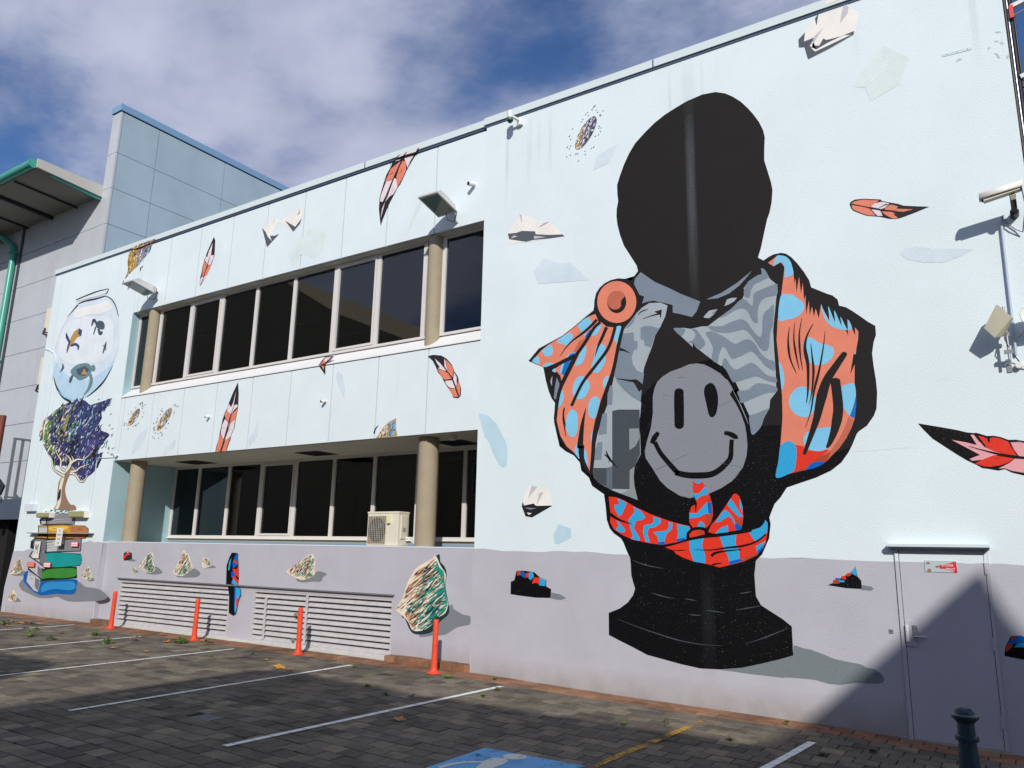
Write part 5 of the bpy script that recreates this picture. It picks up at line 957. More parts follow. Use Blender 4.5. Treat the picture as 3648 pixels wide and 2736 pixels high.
# drain
zd = gz(DRAIN.x, DRAIN.y); DG_ = thing('drain_grate', 'square iron drain grate sunk in the shaded pavers', 'drain', (DRAIN.x, DRAIN.y, zd))
iron = mat('iron', '#86878a', .6, var=.2, vscale=20)
b = MB(); s = .15
b.box(DRAIN.x-s, DRAIN.x+s, DRAIN.y-s, DRAIN.y-s+.02, zd-.03, zd, iron); b.box(DRAIN.x-s, DRAIN.x+s, DRAIN.y+s-.02, DRAIN.y+s, zd-.03, zd, iron); b.box(DRAIN.x-s, DRAIN.x-s+.02, DRAIN.y-s+.02, DRAIN.y+s-.02, zd-.03, zd, iron); b.box(DRAIN.x+s-.02, DRAIN.x+s, DRAIN.y-s+.02, DRAIN.y+s-.02, zd-.03, zd, iron)
b.build('frame', DG_)
bx('pit', DRAIN.x-s, DRAIN.x+s, DRAIN.y-s, DRAIN.y+s, zd-.05, zd-.033, dark_m, DG_)
for k in range(9):
    x = DRAIN.x-s+.032+k*.028; bx('bar', x, x+.013, DRAIN.y-s+.02, DRAIN.y+s-.02, zd-.028, zd-.001, iron, DG_)

# ================================================================ posts
orp = mat('orange_post', '#ee5130', .5, var=.16, vscale=13, spec=.4, bump=.1, bscale=30)
def make_post():
    t = thing('bollard', 'x', 'bollard', (0, 0, 0), group='orange plastic posts along the wall')
    b = MB(); b.lathe([(.105, .0), (.105, .006), (.092, .014), (.066, .03), (.054, .05), (.05, .075)], (0, 0, 0), orp, 26); b.build('base', t, True, True)
    b = MB(); b.lathe([(.05, .072), (.046, .12), (.044, .2), (.0435, .4), (.0445, .42), (.0435, .44), (.043, .6), (.042, .73), (.041, .755), (.036, .768), (.0, .772)], (0, 0, 0), orp, 22)
    b.v = [(x*(1+.05*math.sin(9*z)), y*(1+.05*math.cos(11*z)), z) for x, y, z in b.v]; b.build('post', t, True, True)
    return t
p0 = make_post()
for i, (px, py, top, lab) in enumerate(((394, 2240, 406, 'orange plastic post at the left end of the first vent, farthest from the camera'), (690, 2282, 707, 'orange plastic post in front of the middle of the first vent'), (1062, 2332, 1075, 'orange plastic post in front of the hinge of the second vent'), (1545, 2400, 1545, 'orange plastic post before the biggest painted rock and brick kerb'))):
    t = p0 if i == 0 else copy_tree(p0); g = onG(px, py); t.location = (g.x, g.y, g.z+.004); t['label'] = lab
    t.rotation_euler = (R((0, .5, -.8, 1.0)[i]), R((1.0, .3, .6, -.6)[i]), i*1.3)
g = onG(3462, 2860); dist = (g-CAM).dot(FW); s = dist/FPX/2.765
cb = thing('bollard', 'dark teal cast iron bollard with domed cap in front of the door', 'bollard', tuple(g))
cm = mat('teal_iron', '#173a45', .38, bump=.25, bscale=35, var=.15, vscale=14, spec=.6)
T = onY(2848+1620/2.765, 2136+1046/2.765, g.y); zt_ = T.z-g.z; xo = T.x-g.x
def zk(y): return zt_-(y-1046)*s
b = MB(); b.lathe([(95*s, zk(1118)), (93*s, zk(1100)), (80*s, zk(1075)), (55*s, zk(1055)), (25*s, zk(1047)), (0, zk(1046))], (0, 0, 0), cm, 30); b.build('dome', cb, True, True)
b = MB(); b.lathe([(80*s, zk(1205)), (95*s, zk(1185)), (122*s, zk(1160)), (126*s, zk(1150)), (122*s, zk(1132)), (100*s, zk(1117))], (0, 0, 0), cm, 30); b.build('cap_ring', cb, True, True)
b = MB(); b.lathe([(112*s, -.02), (106*s, .05), (94*s, zk(1600)), (82*s, zk(1380)), (78*s, zk(1204))], (0, 0, 0), cm, 30); b.build('shaft', cb, True, True)
b = MB(); b.lathe([(82*s, zk(1378)), (104*s, zk(1372)), (107*s, zk(1345)), (104*s, zk(1325)), (80*s, zk(1318))], (0, 0, 0), cm, 30); b.build('collar', cb, True, True)
for ch in cb.children: ch.location = (xo, 0, 0)

# ================================================================ lamps, cameras, aerials on the wall
lampw = mat('lamp_casing', '#c9c8c6', .4, var=.05); lens = mat('lamp_glass', '#6f8a86', .12, spec=.8)
def make_flood():
    t = thing('floodlight', 'x', 'floodlight', (0, 0, 0), group='floodlights above the upper windows')
    b = MB()   # head: outward -y, drooping; origin at the wall fixing
    w2 = .17
    b.hexa([(-w2,-.16,-.13),(-w2,-.62,-.02),(w2,-.62,-.02),(w2,-.16,-.13),(-w2*.55,-.16,.03),(-w2*.8,-.5,.07),(w2*.8,-.5,.07),(w2*.55,-.16,.03)], lampw); b.build('head', t, local=True)
    b = MB(); f = .02
    b.hexa([(-w2-.01,-.15,-.150),(-w2-.01,-.635,-.036),(w2+.01,-.635,-.036),(w2+.01,-.15,-.150),(-w2-.01,-.15,-.128),(-w2-.01,-.635,-.014),(w2+.01,-.635,-.014),(w2+.01,-.15,-.128)], lampw); o = b.build('rim', t, local=True)
    mk('lens', [(-w2+.015,-.185,-.1435),(w2-.015,-.185,-.1435),(w2-.015,-.60,-.0462),(-w2+.015,-.60,-.0462)], [[0, 3, 2, 1]], lens, t, local=True)
    bx('gear_box', -.07, .07, -.165, -.06, -.09, .04, lampw, t, .01, local=True)
    b = MB(); b.tube([(0,-.07,-.02),(0,-.03,-.02),(0,.04,-.02)], .03, white_pl, 12); b.lathe([(.045,-.05),(.05,-.02),(.045,.02)], (0,-.0,0), white_pl, 12); b.build('arm', t, True, True)
    tb('cable', [(.02,-.22,-.15), (.02,-.18,-.25), (.05,-.06,-.24), (.05,0,-.06)], .006, black_pl, t, 6, True)
    return t
fl = make_flood(); fl.scale = (1.18, 1.18, 1.18); fl.location = (-7.93, LY, 7.86); fl['label'] = 'right floodlight, above the right upper column'
f2 = copy_tree(fl); q = onY(560, 1032, LY); f2.location = (q.x, LY, q.z); f2['label'] = 'left floodlight, above the left end of the upper windows'
def small_cam(px, py, lab, s=1.0, y=LY):
    q = onY(px, py, y); t = thing('security_camera', lab, 'camera', (q.x, y, q.z), group='small cameras on the front')
    b = MB(); b.tube([(0, .0, 0), (0, -.05*s, 0)], .03*s, white_pl, 12); b.build('base', t, True, True)
    b = MB(); b.tube([(0, -.05*s, 0), (-.02*s, -.13*s, -.02*s), (-.03*s, -.16*s, -.025*s)], .042*s, white_pl, 14); b.build('body', t, True, True)
    b = MB(); b.tube([(-.0295*s, -.158*s, -.0248*s), (-.031*s, -.165*s, -.026*s)], .034*s, black_pl, 14); b.build('lens', t, True, True)
small_cam(1692, 660, 'small white bullet camera under the roof edge left of the right block', .95)
small_cam(512, 1006, 'small white bullet camera just above the left floodlight', .95)
small_cam(1162, 1430, 'small sensor camera in the middle of the spandrel, below the sill', .7)
small_cam(748, 1485, 'small sensor camera on the spandrel beside the tallest painted feather', .65)
small_cam(421, 1622, 'tiny sensor at the lower left corner of the spandrel', .65)
q = onY(1851, 440, 0); t = thing('dome_camera', 'white dome camera with green band hanging from a short arm under the roof edge', 'camera', (q.x, 0, q.z))
b = MB(); b.tube([(.03, 0, .0), (.03, -.1, .01), (-.04, -.2, .05)], .028, white_pl, 12); b.lathe([(.05, -.06), (.055, 0), (.05, .06)], (.03, -.03, 0), white_pl, 14); b.build('arm', t, True, True)
b = MB(); b.lathe([(.05, .0), (.055, .03), (.055, .12), (.03, .14)], (-.05, -.22, .0), white_pl, 18); b.build('housing', t, True, True)
b = MB(); b.lathe([(.052, -.05), (.056, -.03), (.056, .0)], (-.05, -.22, .0), mat('green_band', '#2c6f60', .4), 18); b.build('band', t, True, True)
b = MB(); b.lathe([(.0, -.085), (.03, -.078), (.046, -.05)], (-.05, -.22, .0), black_pl, 18); b.build('dome', t, True, True)
# long camera
t = thing('security_camera', 'long cream security camera with sun shield at the right end of the wall', 'camera', (.23, 0, 5.86))
YC = -.37; a = Vector((-.055, YC, 5.925)); c = Vector((.335, YC, 5.985)); d = (c-a)
b = MB(); n = 14
def sec(p, r0, r1, ang): return [(p.x, p.y+r0*math.sin(w_), p.z+r1*math.cos(w_)) for w_ in ang]
b.obox(a+Vector((.02, 0, -.012)), c-Vector((.02, 0, .012)), .088, .075, cream_pl); b.build('body', t)
ang = [R(-118)+R(215)*k/n for k in range(n+1)]; va = sec(a-d*.04, .066, .066, ang)+sec(c+d*.04, .066, .066, ang)+sec(a-d*.04, .062, .062, ang)+sec(c+d*.04, .062, .062, ang); m_ = n+1
fs = [[k, k+1, m_+k+1, m_+k] for k in range(n)]+[[2*m_+k, 3*m_+k, 3*m_+k+1, 2*m_+k+1] for k in range(n)]+[[0, m_, 3*m_, 2*m_], [n, 2*m_+n, 3*m_+n, m_+n]]+[[k, 2*m_+k, 2*m_+k+1, k+1] for k in range(n)]+[[m_+k, m_+k+1, 3*m_+k+1, 3*m_+k] for k in range(n)]
mk('sun_shield', va, fs, mat('shield_white', '#f2eee6', .4), t, smooth=True)
tb('lens', [a+Vector((.022, 0, -.008)), a+Vector((.004, 0, -.01))], .036, black_pl, t, 16)
bx('rear_cap', c.x-.02, c.x+.005, YC-.03, YC+.03, c.z-.05, c.z+.01, black_pl, t)
b = MB(); b.obox((.245, YC, 5.905), (.25, YC+.03, 5.86), .045, .04, cream_pl); b.tube([(.245, YC+.01, 5.9), (.25, -.2, 5.83), (.25, -.11, 5.80)], .03, black_pl, 12); b.tube([(.25, -.12, 5.80), (.25, -.0, 5.80)], .045, black_pl, 14); b.build('bracket', t, True)
tb('cable', [(c.x, YC, c.z-.03), (c.x+.02, YC+.1, c.z-.2), (c.x-.03, -.05, c.z-.42), (c.x-.09, -.02, 5.62), (.16, -.02, 5.72)], .007, steel, t, 6)
# conduit of the long camera
o = tb('conduit', [(.16, -.02, 5.74), (.135, -.03, 5.81), (.115, -.03, 5.79), (.113, -.03, 5.7), (.10, -.03, 4.16)], .0145, mat('conduit_blue_grey', '#b9c6d6', .4)); setp(o, 'thin grey conduit running down from the long security camera', 'pipe')
b = MB()
# panel aerial
t = thing('panel_aerial', 'square beige panel aerial on a short steel pole bracket', 'aerial', (0, 0, 4.3))
pcs = [onY(3150+x/4.436, 1050+y/4.436, yy) for x, y, yy in ((1765, 162, -.25), (2008, 372, -.21), (1860, 655, -.21), (1745, 680, -.25), (1577, 525, -.27))]
bk = [p+Vector((.02, .035, .006)) for p in pcs]; n = 5
mk('panel', pcs+bk, [[4, 3, 2, 1, 0], [5, 6, 7, 8, 9]]+[[k, (k+1) % n, n+(k+1) % n, n+k] for k in range(n)], mat('aerial_beige', '#a5a28c', .5), t)
tb('pole', [(.035, -.15, 4.09), (.035, -.15, 4.70)], .014, steel, t, 12)
b = MB(); b.box(.005, .065, -.15, -.13, 4.36, 4.40, steel); b.tube([(.035, -.15, 4.17), (.03, -.08, 4.1), (.02, -.0, 4.06)], .011, steel, 10); b.box(0, .05, -.012, -.001, 3.98, 4.13, steel); b.box(-.01, .08, -.165, -.135, 4.16, 4.2, steel); b.build('bracket', t)
tb('cable', [(.04, -.16, 4.4), (.02, -.18, 4.3), (.045, -.15, 4.2), (.1, -.06, 4.12), (.14, -.02, 4.05)], .006, black_pl, t, 6)
t = thing('satellite_dish', 'small white dish cut by the right edge of the photo', 'aerial', (.3, 0, 4.5))
b = MB(); cen = Vector((.31, -.22, 4.545)); rr = .13
b.tube([cen+Vector((rr*math.cos(w_), .25*rr*math.cos(w_), rr*math.sin(w_))) for w_ in [2*math.pi*k/28 for k in range(29)]], .007, white_pl, 8, False); b.build('rim', t, True)
mk('dish', [cen+Vector((0, .05, 0))]+[cen+Vector((rr*math.cos(w_), .25*rr*math.cos(w_), rr*math.sin(w_))) for w_ in [2*math.pi*k/28 for k in range(28)]], [[0, 1+k, 1+(k+1) % 28] for k in range(28)], white_pl, t, smooth=True)
tb('arm', [(.31, -.18, 4.54), (.2, -.05, 4.42), (.15, 0, 4.38)], .012, white_pl, t)
q = onY(3150+2130/4.436, 1050+1110/4.436, -.05); t = thing('junction_cover', 'round white cable cover below the aerial at the right edge', 'cover', (q.x, -.0, q.z))
b = MB(); b.tube([(q.x, 0, q.z), (q.x, -.06, q.z)], .035, white_pl, 16); b.build('cover', t, True); tb('tail', [(q.x, -.04, q.z), (q.x+.1, -.04, q.z-.03), (q.x+.3, -.03, q.z+.05)], .008, white_pl, t, 8)
# service pipes on the right corner
t = thing('service_riser', 'bundle of dark and pale vertical pipes on the right corner of the wall', 'pipes', (.46, .1, 5))
for x, y, r, m_ in ((.418, .03, .017, black_pl), (.445, .05, .010, steel), (.472, .06, .017, mat('riser_purple', '#23253a', .6)), (.50, .08, .013, black_pl)):
    tb('pipe', [(x, y, -.1), (x+.006, y, 4), (x-.006, y, 7), (x, y, 9.3)], r, m_, t, 10)
for z, l in ((8.47, 1.5), (7.52, 1.2)):
    o = thing('service_bracket', 'upper pale cross arm on the right corner against the sky' if z > 8 else 'lower pale cross arm on the right corner against the sky', 'bracket', (.48, .1, z))
    b = MB(); b.obox((.48, .05, z), (.48+l, .05, z+.25*l), .05, .05, white_pl); b.build('arm', o); tb('stay', [(.5, .05, z-.12), (.62, .05, z-.08), (.75, .05, z+.05)], .01, steel, o, 8)
    if z > 8: bx('red_tag', .455, .50, .0, .03, z-.17, z-.0, mat('red_tag', '#e04a38', .5), o)
# left pier fittings
P2 = lambda s_, y=LY-.015: [onY(a, b_, y) for a, b_ in pts(s_)]
cm2 = mat('conduit_pale', '#d9e4ea', .45)
o = tb('conduit', P2('Q2 492,765 560,785 608,820 628,870 605,1000 590,1070 560,1300 535,1480 Q3 505,60 470,330 410,690 373,920'), .011, cm2); setp(o, 'pale conduit running down the left edge of the pier past the painted bowl', 'pipe')
o = tb('conduit', P2('Q3 1300,408 1110,415 1092,440 1052,720 1015,980 1000,1030 960,1050'), .010, cm2); setp(o, 'pale conduit bending from the spandrel corner down to the right bulkhead lamp', 'pipe')
a, c = onY(60+133/4.532, 1780+70/4.532, -.06), onY(60+262/4.532, 1780+185/4.532, -.06)
t = thing('junction_box', 'pale junction box near the left edge of the pier', 'box', (a.x, 0, c.z)); bx('box', a.x, c.x, -.06, LY-.002, c.z, a.z, cm2, t, .008)
kh = mat('lamp_khaki', '#a3a26e', .35)
for (x0, y0, x1, y1, lab) in ((320, 213, 500, 277, 'left khaki bulkhead lamp above the painted books'), (842, 190, 1062, 276, 'right khaki bulkhead lamp above the painted books')):
    a, c = onY(60+x0/4.532, 1780+y0/4.532, -.11), onY(60+x1/4.532, 1780+y1/4.532, -.11)
    t = thing('bulkhead_lamp', lab, 'lamp', (a.x, 0, c.z), group='bulkhead lamps on the pier')
    bx('housing', a.x-.02, c.x+.02, -.085, LY-.002, c.z-.015, a.z+.01, white_pl, t); bx('cover', a.x, c.x, -.12, -.086, c.z, a.z, kh, t, .01)
t = thing('wall_rail', 'thin flat rail fixed across the painted yellow book', 'rail', (-19.7, 0, 2.16)); bx('rail', -21.2, -18.27, -.09, LY-.002, 2.148, 2.172, mat('rail_grey', '#9a9a94', .5), t)
txt_cache = {}
def text_obj(s_, x, z, h, y, mt, parent, wf=.6, name='lettering', bold=0.0):
    cu = bpy.data.curves.new('txt', 'FONT'); cu.body = s_; cu.size = 1; cu.align_x = 'CENTER'; cu.align_y = 'CENTER'; cu.offset = bold; cu.resolution_u = 2
    ob = bpy.data.objects.new('txt', cu); COL.objects.link(ob); dg = bpy.context.evaluated_depsgraph_get(); me = bpy.data.meshes.new_from_object(ob.evaluated_get(dg)); bpy.data.objects.remove(ob)
    v = [(x+p.co.x*h*wf*1.38, y, z+p.co.y*h*1.38) for p in me.vertices]; f = [list(p.vertices) for p in me.polygons]; bpy.data.meshes.remove(me)
    return mk(name, v, f, mt, parent)
def sign(x0, x1, z0, z1, y, mt, lab, name='sign'):
    t = thing(name, lab, 'sign', ((x0+x1)/2, y, z0)); bx('plate', x0, x1, y, y+.012, z0, z1, mt, t, .003); return t
sw = mat('sign_white', '#ece9e2', .45); sk = mat('sign_black', '#26262a', .6); sr = mat('sign_red', '#dc2f47', .45); spk = mat('sign_pink', '#fbe3e4', .45); sbr = mat('sign_brown', '#6b5048', .6); so_ = mat('sign_orange', '#f0967c', .45)
SY = -.012
t = sign(-20.875, -20.60, 1.545, 1.955, SY, sw, 'white plate with a tall black letter M on the painted grey book'); text_obj('M', -20.737, 1.755, .27, SY-.002, sk, t, .62)
t = sign(-19.70, -19.43, 1.86, 2.28, -.105, sw, 'cream plate reading NO STANDING AT ANY TIME across the yellow book')
for i, l in enumerate(('NO', 'STANDING', 'AT ANY', 'TIME')): text_obj(l, -19.565, 2.215-.098*i, .05, -.107, sbr, t, .62 if l != 'STANDING' else .5)
bx('bracket', -19.6, -19.53, -.092, LY, 1.9, 2.14, steel, t)
def redsign(x0, x1, z0, z1, lab, m2):
    t = sign(x0, x1, z0, z1, SY, sr, lab); h = z1-z0
    bx('panel', x0+.02, x1-.02, SY-.002, SY-.0005, z0+h*.5, z1-h*.1, m2, t); bx('panel', x0+.02, x1-.02, SY-.002, SY-.0005, z0+h*.1, z0+h*.42, m2, t)
redsign(-19.152, -18.83, 1.846, 1.958, 'small red and pink sign on the painted grey book, right of the cream plate', spk)
def s2(x, y): return onY(60+x/4.532, 1980+y/4.532, SY)
a, c = s2(170, 100), s2(276, 183); redsign(a.x, c.x, c.z, a.z, 'small red and orange sign at the left of the painted green book', so_)
a, c = s2(434, 105), s2(536, 190); redsign(a.x, c.x, c.z, a.z, 'small red and pink sign between the teal and green painted books', spk)
# half painted over door sign
a, c = onY(3292, 1996, -.02), onY(3412, 2040, -.02)
t = sign(a.x, c.x, c.z, a.z, -.024, mat('sign_overpaint', '#b9c9cc', .6), 'half painted over red door sign with the end of its wording showing')
def sg(x, y): return onY(3150+x/4.436, 1900+y/4.436, -.0255)
def spoly(s_, mt, y):
    q = [onY(3150+float(p.split(',')[0])/4.436, 1900+float(p.split(',')[1])/4.436, y) for p in s_.split()]
    mk('print', [(v.x, y, v.z) for v in q], [list(range(len(q)))[::-1]], mt, t)
spoly('860,520 880,560 950,562 1010,585 1095,600 1110,618 1160,618 1145,520 1135,452 1090,450 1070,462 1000,480 870,505', sr, -.0255)
spoly('655,470 690,448 730,465 715,488 675,490', mat('patch_brown', '#a9744f', .7), -.0255); spoly('675,575 715,552 750,580 735,608 690,608', MATS['patch_brown'], -.0255); spoly('805,520 850,505 865,530 845,550 815,545', MATS['patch_brown'], -.0255)
q = sg(1000, 508); text_obj('ETY DOOR', q.x, q.z, .026, -.0268, sw, t, .62, bold=.02); q = sg(1045, 572); text_obj('STRUCT', q.x, q.z, .026, -.0268, sw, t, .66, bold=.02)
t = thing('wall_plate', 'small square steel plate with a slot left of the door', 'plate', (-1.4, 0, 1.0)); q = onY(2848+905/2.765, 2136+312/2.765, 0); bx('plate', q.x-.022, q.x+.022, -.01, -.001, q.z-.022, q.z+.022, steel, t); bx('slot', q.x-.011, q.x+.011, -.0115, -.0101, q.z-.003, q.z+.003, black_pl, t)
for px, py, lab in ((1053, 2190, 'upper padlock on the access door of the second vent'), (1042, 2280, 'lower padlock on the access door of the second vent')):
    q = onY(px, py, LW-.03); t = thing('padlock', lab, 'padlock', (q.x, LW-.03, q.z), group='padlocks on the vent door'); bx('body', -.025, .025, -.02, .015, -.025, .02, mat('brass', '#b9a077', .4, metal=.5), t, .006, local=True); b = MB(); b.tube([(-.012, 0, .018), (.02, 0, .03), (.06, .02, .03)], .006, steel, 8); b.build('shackle', t, True, True)
q = onY(2850+1545/2.7644, 510/2.7644, 0); t = thing('wall_bracket', 'flat painted strip with three screw holes high on the right of the wall', 'bracket', (q.x, 0, q.z))
p1, p2 = onY(2850+1400/2.7644, 548/2.7644, -.003), onY(2850+1690/2.7644, 475/2.7644, -.003); b = MB(); b.obox(p1, p2, .004, .035, mat('bracket_pale', '#cfe0e2', .5)); b.build('strip', t)
for k in (.17, .5, .86): p = p1.lerp(p2, k); tb('hole', [(p.x, -.0045, p.z), (p.x, -.0055, p.z)], .006, black_pl, t, 8)
# air conditioner on the terrace
t = thing('air_conditioner', 'cream outdoor air conditioner with round fan grille on the ledge beside the right column', 'air conditioner', (-9.3, .3, 1.98))
x0, x1, y0, y1, z0, z1 = -9.75, -9.03, .22, .50, 1.99, 2.57
bx('casing', x0, x1, y0, y1, z0, z1, cream_pl, t, .012); bx('lid', x0-.006, x1+.006, y0-.008, y1+.006, z1-.03, z1+.006, cream_pl, t, .008)
gx0, gx1, gz0, gz1 = x0+.03, x0+.44, z0+.03, z1-.075
bx('grille_recess', gx0, gx1, y0-.004, y0-.001, gz0, gz1, mat('coil', '#8a7a62', .6, var=.4, vscale=30), t)
cx_, cz_, rf = (gx0+gx1)/2, (gz0+gz1)/2, .2
mk('fan_opening', [(cx_+rf*math.cos(w_), y0-.006, cz_+rf*1.08*math.sin(w_)) for w_ in [-2*math.pi*k/28 for k in range(28)]], [list(range(28))[::-1]], black_pl, t)
b = MB()
for k in range(15): b.box(gx0, gx1, y0-.018, y0-.014, gz0+(gz1-gz0)*k/14-.002, gz0+(gz1-gz0)*k/14+.002, cream_pl)
for k in range(11): b.box(gx0+(gx1-gx0)*k/10-.0018, gx0+(gx1-gx0)*k/10+.0018, y0-.0138, y0-.010, gz0, gz1, cream_pl)
b.build('grille', t)
b = MB()
for k in range(3):
    w_ = 2.1*k+.4; b.add([(cx_, y0-.007, cz_), (cx_+.18*math.cos(w_), y0-.0085, cz_+.18*math.sin(w_)), (cx_+.15*math.cos(w_+.8), y0-.0078, cz_+.15*math.sin(w_+.8))], [[0, 1, 2]], mat('fan_blue', '#3c4f66', .5))
b.build('fan', t)
bx('isolator', x0+.49, x0+.55, y0-.05, y0-.001, z1-.2, z1-.06, mat('isolator_yellow', '#e8e2b8', .5), t, .006)
bx('service_cover', x1+.001, x1+.02, y0+.06, y1-.05, z0+.12, z1-.06, cream_pl, t, .008); bx('data_plate', x1+.0201, x1+.022, y0+.1, y1-.1, z0+.24, z0+.31, mat('plate_grey', '#9a9ea3', .4), t)
for k in range(2): tb('pipe', [(x1+.0, y1-.08, z0+.1+.04*k), (x1+.1, y1-.06, z0+.1+.04*k), (x1+.14, y1+.05, z0+.02+.03*k)], .016, white_pl, t, 8)
bx('drop_pipe', -8.80, -8.745, .5, .56, 1.97, 3.84, mat('pipe_beige', '#b5a68a', .7), thing('drop_pipe', 'beige square pipe standing behind the right lower column', 'pipe', (-8.77, .53, 1.97)))
q = Vector((-8.02, .35, 3.82)); t = thing('soffit_lamp', 'small round lamp under the lower soffit right of the column', 'lamp', tuple(q)); b = MB(); b.lathe([(.0, -.06), (.05, -.055), (.07, -.03), (.075, .022)], (0, 0, 0), white_pl, 18); b.build('lamp', t, True, True)

# ================================================================ leaves
lo = [mat('leaf_'+n_, h, .7, var=.2, vscale=25) for n_, h in (('orange', '#c4803c'), ('tan', '#a97a52'), ('yellow', '#c9b32e'), ('gold', '#d39a35'), ('green', '#5f7a2c'), ('dark', '#40521f'))]
def leaf_mesh(seed, lobes=5, sz=.09):
    r = random.Random(seed); v = [(0, 0, .012)]; n = lobes*2
    for k in range(n):
        a_ = 2*math.pi*k/n; rad = sz*(1 if k % 2 == 0 else .5)*r.uniform(.8, 1.15); rad *= (.75 if k == n//2 else 1)
        v.append((rad*math.cos(a_), rad*math.sin(a_)*.85, .012+r.uniform(-.004, .03)*rad/sz))
    f = [[0, 1+k, 1+(k+1) % n] for k in range(n)]
    o = len(v); v += [(-sz*.55, .003, .012), (-sz*1.1, .02, .02), (-sz*1.1, .024, .02), (-sz*.55, .008, .012)]; f.append([o, o+1, o+2, o+3]); return v, f
def leaf(px, py, mi, sz, lab, group=None, seed=0):
    g = onG(px, py); v, f = leaf_mesh(seed, 5 if sz > .05 else 4, sz); o = mk('leaf', v, f, lo[mi]); o.location = (g.x, g.y, g.z+.004); o.rotation_euler = (rnd.uniform(-.15, .15), rnd.uniform(-.15, .15), rnd.uniform(0, 6)); setp(o, lab, 'leaf', group)
def sprig(px, py, sz, n_, lab, group=None, seed=0):
    g = onG(px, py); r = random.Random(seed); b = MB()
    for k in range(n_):
        a_ = r.uniform(0, 6.28); d_ = r.uniform(0, sz); x, y = d_*math.cos(a_), d_*math.sin(a_)*.6; z = r.uniform(.004, .02+.55*(sz-d_)); l = r.uniform(.03, .06); w_ = l*.45; b_ = r.uniform(0, 6.28); ca, sa = math.cos(b_), math.sin(b_); tl_ = r.uniform(-.02, .03)
        b.add([(x-ca*l, y-sa*l, z), (x-sa*w_, y+ca*w_, z+tl_), (x+ca*l, y+sa*l, z+.01), (x+sa*w_, y-ca*w_, z-tl_*.5)], [[0, 1, 2, 3]], lo[4 if r.random() < .6 else 5])
    b.tube([(-sz, 0, .006), (0, .01, .02), (sz*.7, -.01, .01)], .004, lo[1], 5); o = b.build('leafy_sprig'); o.location = (g.x, g.y, g.z+.003); o.rotation_euler.z = r.uniform(0, 6); setp(o, lab, 'sprig', group)
c0 = lambda x, y: (x/2.765, 2136+y/2.765); c7 = lambda x, y: (700+x/2.765, 2136+y/2.765); c14 = lambda x, y: (1400+x/2.765, 2136+y/2.765); c21 = lambda x, y: (2100+x/2.765, 2136+y/2.765)
LG_ = 'dry leaves drifted on the paving at the far left'
for k, (x, y) in enumerate(((185, 236), (215, 240), (240, 230), (270, 228), (130, 220), (75, 266))): leaf(*c0(x, y), 0 if k % 2 else 1, .12, 'dry tan leaf '+('in the middle of the small drift near the far left wall', 'next to the middle leaf of the small drift', 'near the right end of the small drift at the far left', 'at the right end of the small drift at the far left', 'left of the small drift near the far left wall', 'beside the green sprigs at the very left edge')[k], LG_, 100+k)
leaf(*c0(320, 242), 0, .13, 'dry orange leaf just right of the small drift at the far left', None, 1)
leaf(*c0(402, 246), 1, .14, 'crumpled brown leaf lying on the farthest white line', None, 2)
leaf(*c0(248, 288), 2, .11, 'bright yellow leaf beyond the second farthest white line', None, 3)
leaf(*c0(305, 332), 0, .09, 'pale orange leaf beside a green sprig at the far left', None, 4)
leaf(*c0(610, 335), 0, .10, 'orange brown leaf alone left of the first orange post', None, 5)
leaf(*c0(1325, 405), 0, .12, 'orange leaf next to the end of the second farthest white line', None, 6)
leaf(*c0(1640, 423), 0, .12, 'orange leaf left of the big green clump', None, 7)
leaf(*c0(1100, 486), 0, .12, 'broad orange leaf left of the middle white line end', None, 8)
leaf(*c0(1440, 523), 3, .07, 'small gold leaf in front of the first vent', None, 9)
leaf(*c0(1600, 352), 0, .10, 'orange leaf close under the first vent', None, 10)
leaf(*c0(1340, 368), 1, .07, 'small tan leaf on the end of the second farthest white line', None, 11)
leaf(*c7(680, 605), 0, .07, 'small orange leaf left of the third orange post', None, 12)
leaf(*c7(820, 676), 3, .16, 'large golden maple leaf at the edge of the shade', None, 13)
leaf(*c7(930, 700), 0, .06, 'small orange leaf right of the golden maple leaf', None, 14)
leaf(*c7(2125, 960), 1, .07, 'tan leaf in the shade left of the nearest long white line', None, 15)
leaf(*c14(55, 1195), 0, .10, 'curled rust leaf in the shade beside the nearest long white line', None, 16)
leaf(*c14(545, 770), 4, .10, 'green leaf in front of the fourth orange post', None, 17)
sprig(*c0(1790, 425), .22, 60, 'big clump of green leaves beside the second orange post', None, 1)
sprig(*c0(2025, 442), .2, 22, 'flat green spray right of the second orange post', None, 2)
sprig(*c0(1062, 432), .2, 26, 'dark green sprig on the second farthest white line', None, 3)
sprig(*c0(948, 352), .16, 24, 'green sprig between the first orange post and the white line', None, 4)
sprig(*c0(290, 368), .14, 16, 'green sprig beside the pale orange leaf at the far left', None, 5)
sprig(*c0(505, 396), .14, 16, 'low green sprig in the middle of the far left bay', None, 6)
sprig(*c0(355, 302), .13, 14, 'green sprig crossing the farthest white line', None, 7)
sprig(*c0(40, 245), .2, 26, 'green sprigs at the very left edge of the paving', None, 8)
SG_ = 'scraps of green leaf scattered on the pavers'
SCL = ['beside the third orange post, on its left', 'at the right end of the middle white line', 'on the shade edge before the brick kerb', 'in the shade between the two long white lines', 'just past the end of the long white line before the kerb', 'on the red pavers right of the fourth orange post', 'below the tip of the nearest long white line', 'right of the tip of the nearest long white line', 'on the red pavers where the wall falls into shade', 'above the yellow line on sunlit pavers', 'in the shade edge right of the yellow line', 'left of the yellow line at the shade edge', 'right of the short white line near the door', 'in front of the door left of the teal bollard']
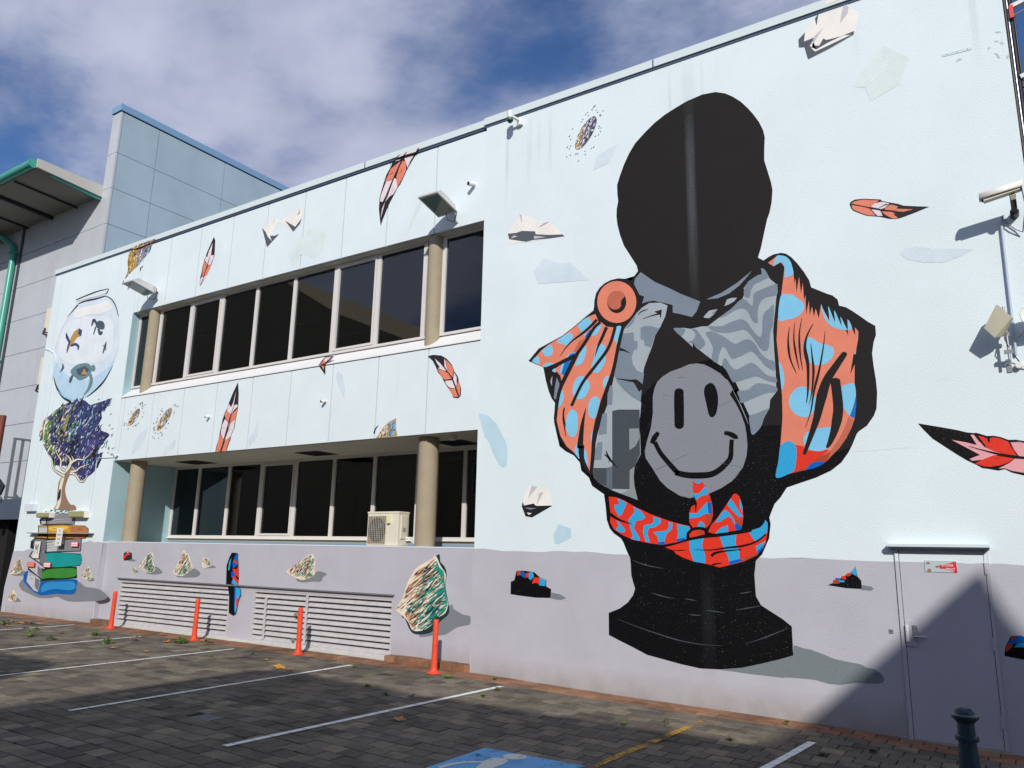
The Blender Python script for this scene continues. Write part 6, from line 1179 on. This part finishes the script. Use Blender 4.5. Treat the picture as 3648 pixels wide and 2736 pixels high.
for k, (x, y) in enumerate((c7(540, 537), c7(140, 565), c7(1680, 852), c7(1860, 940), c7(1555, 675), c14(1000, 795), c14(885, 962), c14(1020, 897), c21(1940, 1226), c21(750, 1212), c21(1385, 1392), c21(335, 1242), (2848+225/2.765, 2136+1540/2.765), (2848+725/2.765, 2136+1518/2.765))): sprig(x, y, .03, 4, 'tiny green leaf scrap '+SCL[k], SG_, 20+k)

# ================================================================ buildings across the car park (they shade it and show in the glass)
be = mat('beige_render', '#a8987c', .85, var=.06, bump=.2, bscale=20); tr_ = mat('dark_roof', '#4a4540', .8)
hall = mat('hall_render', '#d8c39a', .85, var=.06)
def block(name, lab, prof, y0, y1, wins, m_=None, skew=0):
    t = thing(name, lab, 'building', (sum(p[0] for p in prof)/len(prof), y0, 0)); xa, xb = prof[0][0], prof[-1][0]
    q = [(xa, -.6)]+prof+[(xb, -.6)]; n = len(q)
    mk('wall', [(x, y0, z) for x, z in q]+[(x+skew, y1, z) for x, z in q], [list(range(n)), list(range(n, 2*n))[::-1]]+[[k, n+k, n+(k+1) % n, (k+1) % n] for k in range(n)], m_ or be, t)
    for x, z, w_, h in wins:
        o = bx('window', x-.06, x+w_+.06, y0+.001, y0+.04, z-.06, z+h+.06, frame_m, t); bx('pane', x, x+w_, y0+.041, y0+.05, z, z+h, mat('far_pane', '#20242a', .1), o)
    return t
block('opposite_building', 'beige parapet building across the car park behind the camera', [(-1.87, 7.99), (-1.4, 8.2), (1.3, 8.05), (5.4, 8.2), (8.65, 8.2)], -14.0, -24, [(-.8+2.6*k, z, 1.4, 1.5) for k in range(3) for z in (1.2, 5.0)])
block('opposite_building', 'tall narrow fronted beige building across the car park to the right', [(8.68, 10.79), (8.69, 10.86), (8.80, 10.91), (8.86, 10.75), (8.98, 10.49), (9.11, 10.29), (9.9, 9.1), (15.5, 9.1)], -14.0, -26, [(10.4+2.4*k, z, 1.3, 1.6) for k in range(2) for z in (1.2, 5.0)], None, -.4)
block('opposite_building', 'low beige building across the car park to the left', [(-22.0, 7.15), (-5.5, 7.05)], -14.0, -21, [(-20+3*k, z, 1.5, 1.3) for k in range(4) for z in (1.1, 4.4)])
block('opposite_building', 'tall beige hall with sloping top far across the car park', [(-62, 24), (-47, 23), (-38, 17.7), (-31.9, 15.1)], -25.0, -45, [], hall)
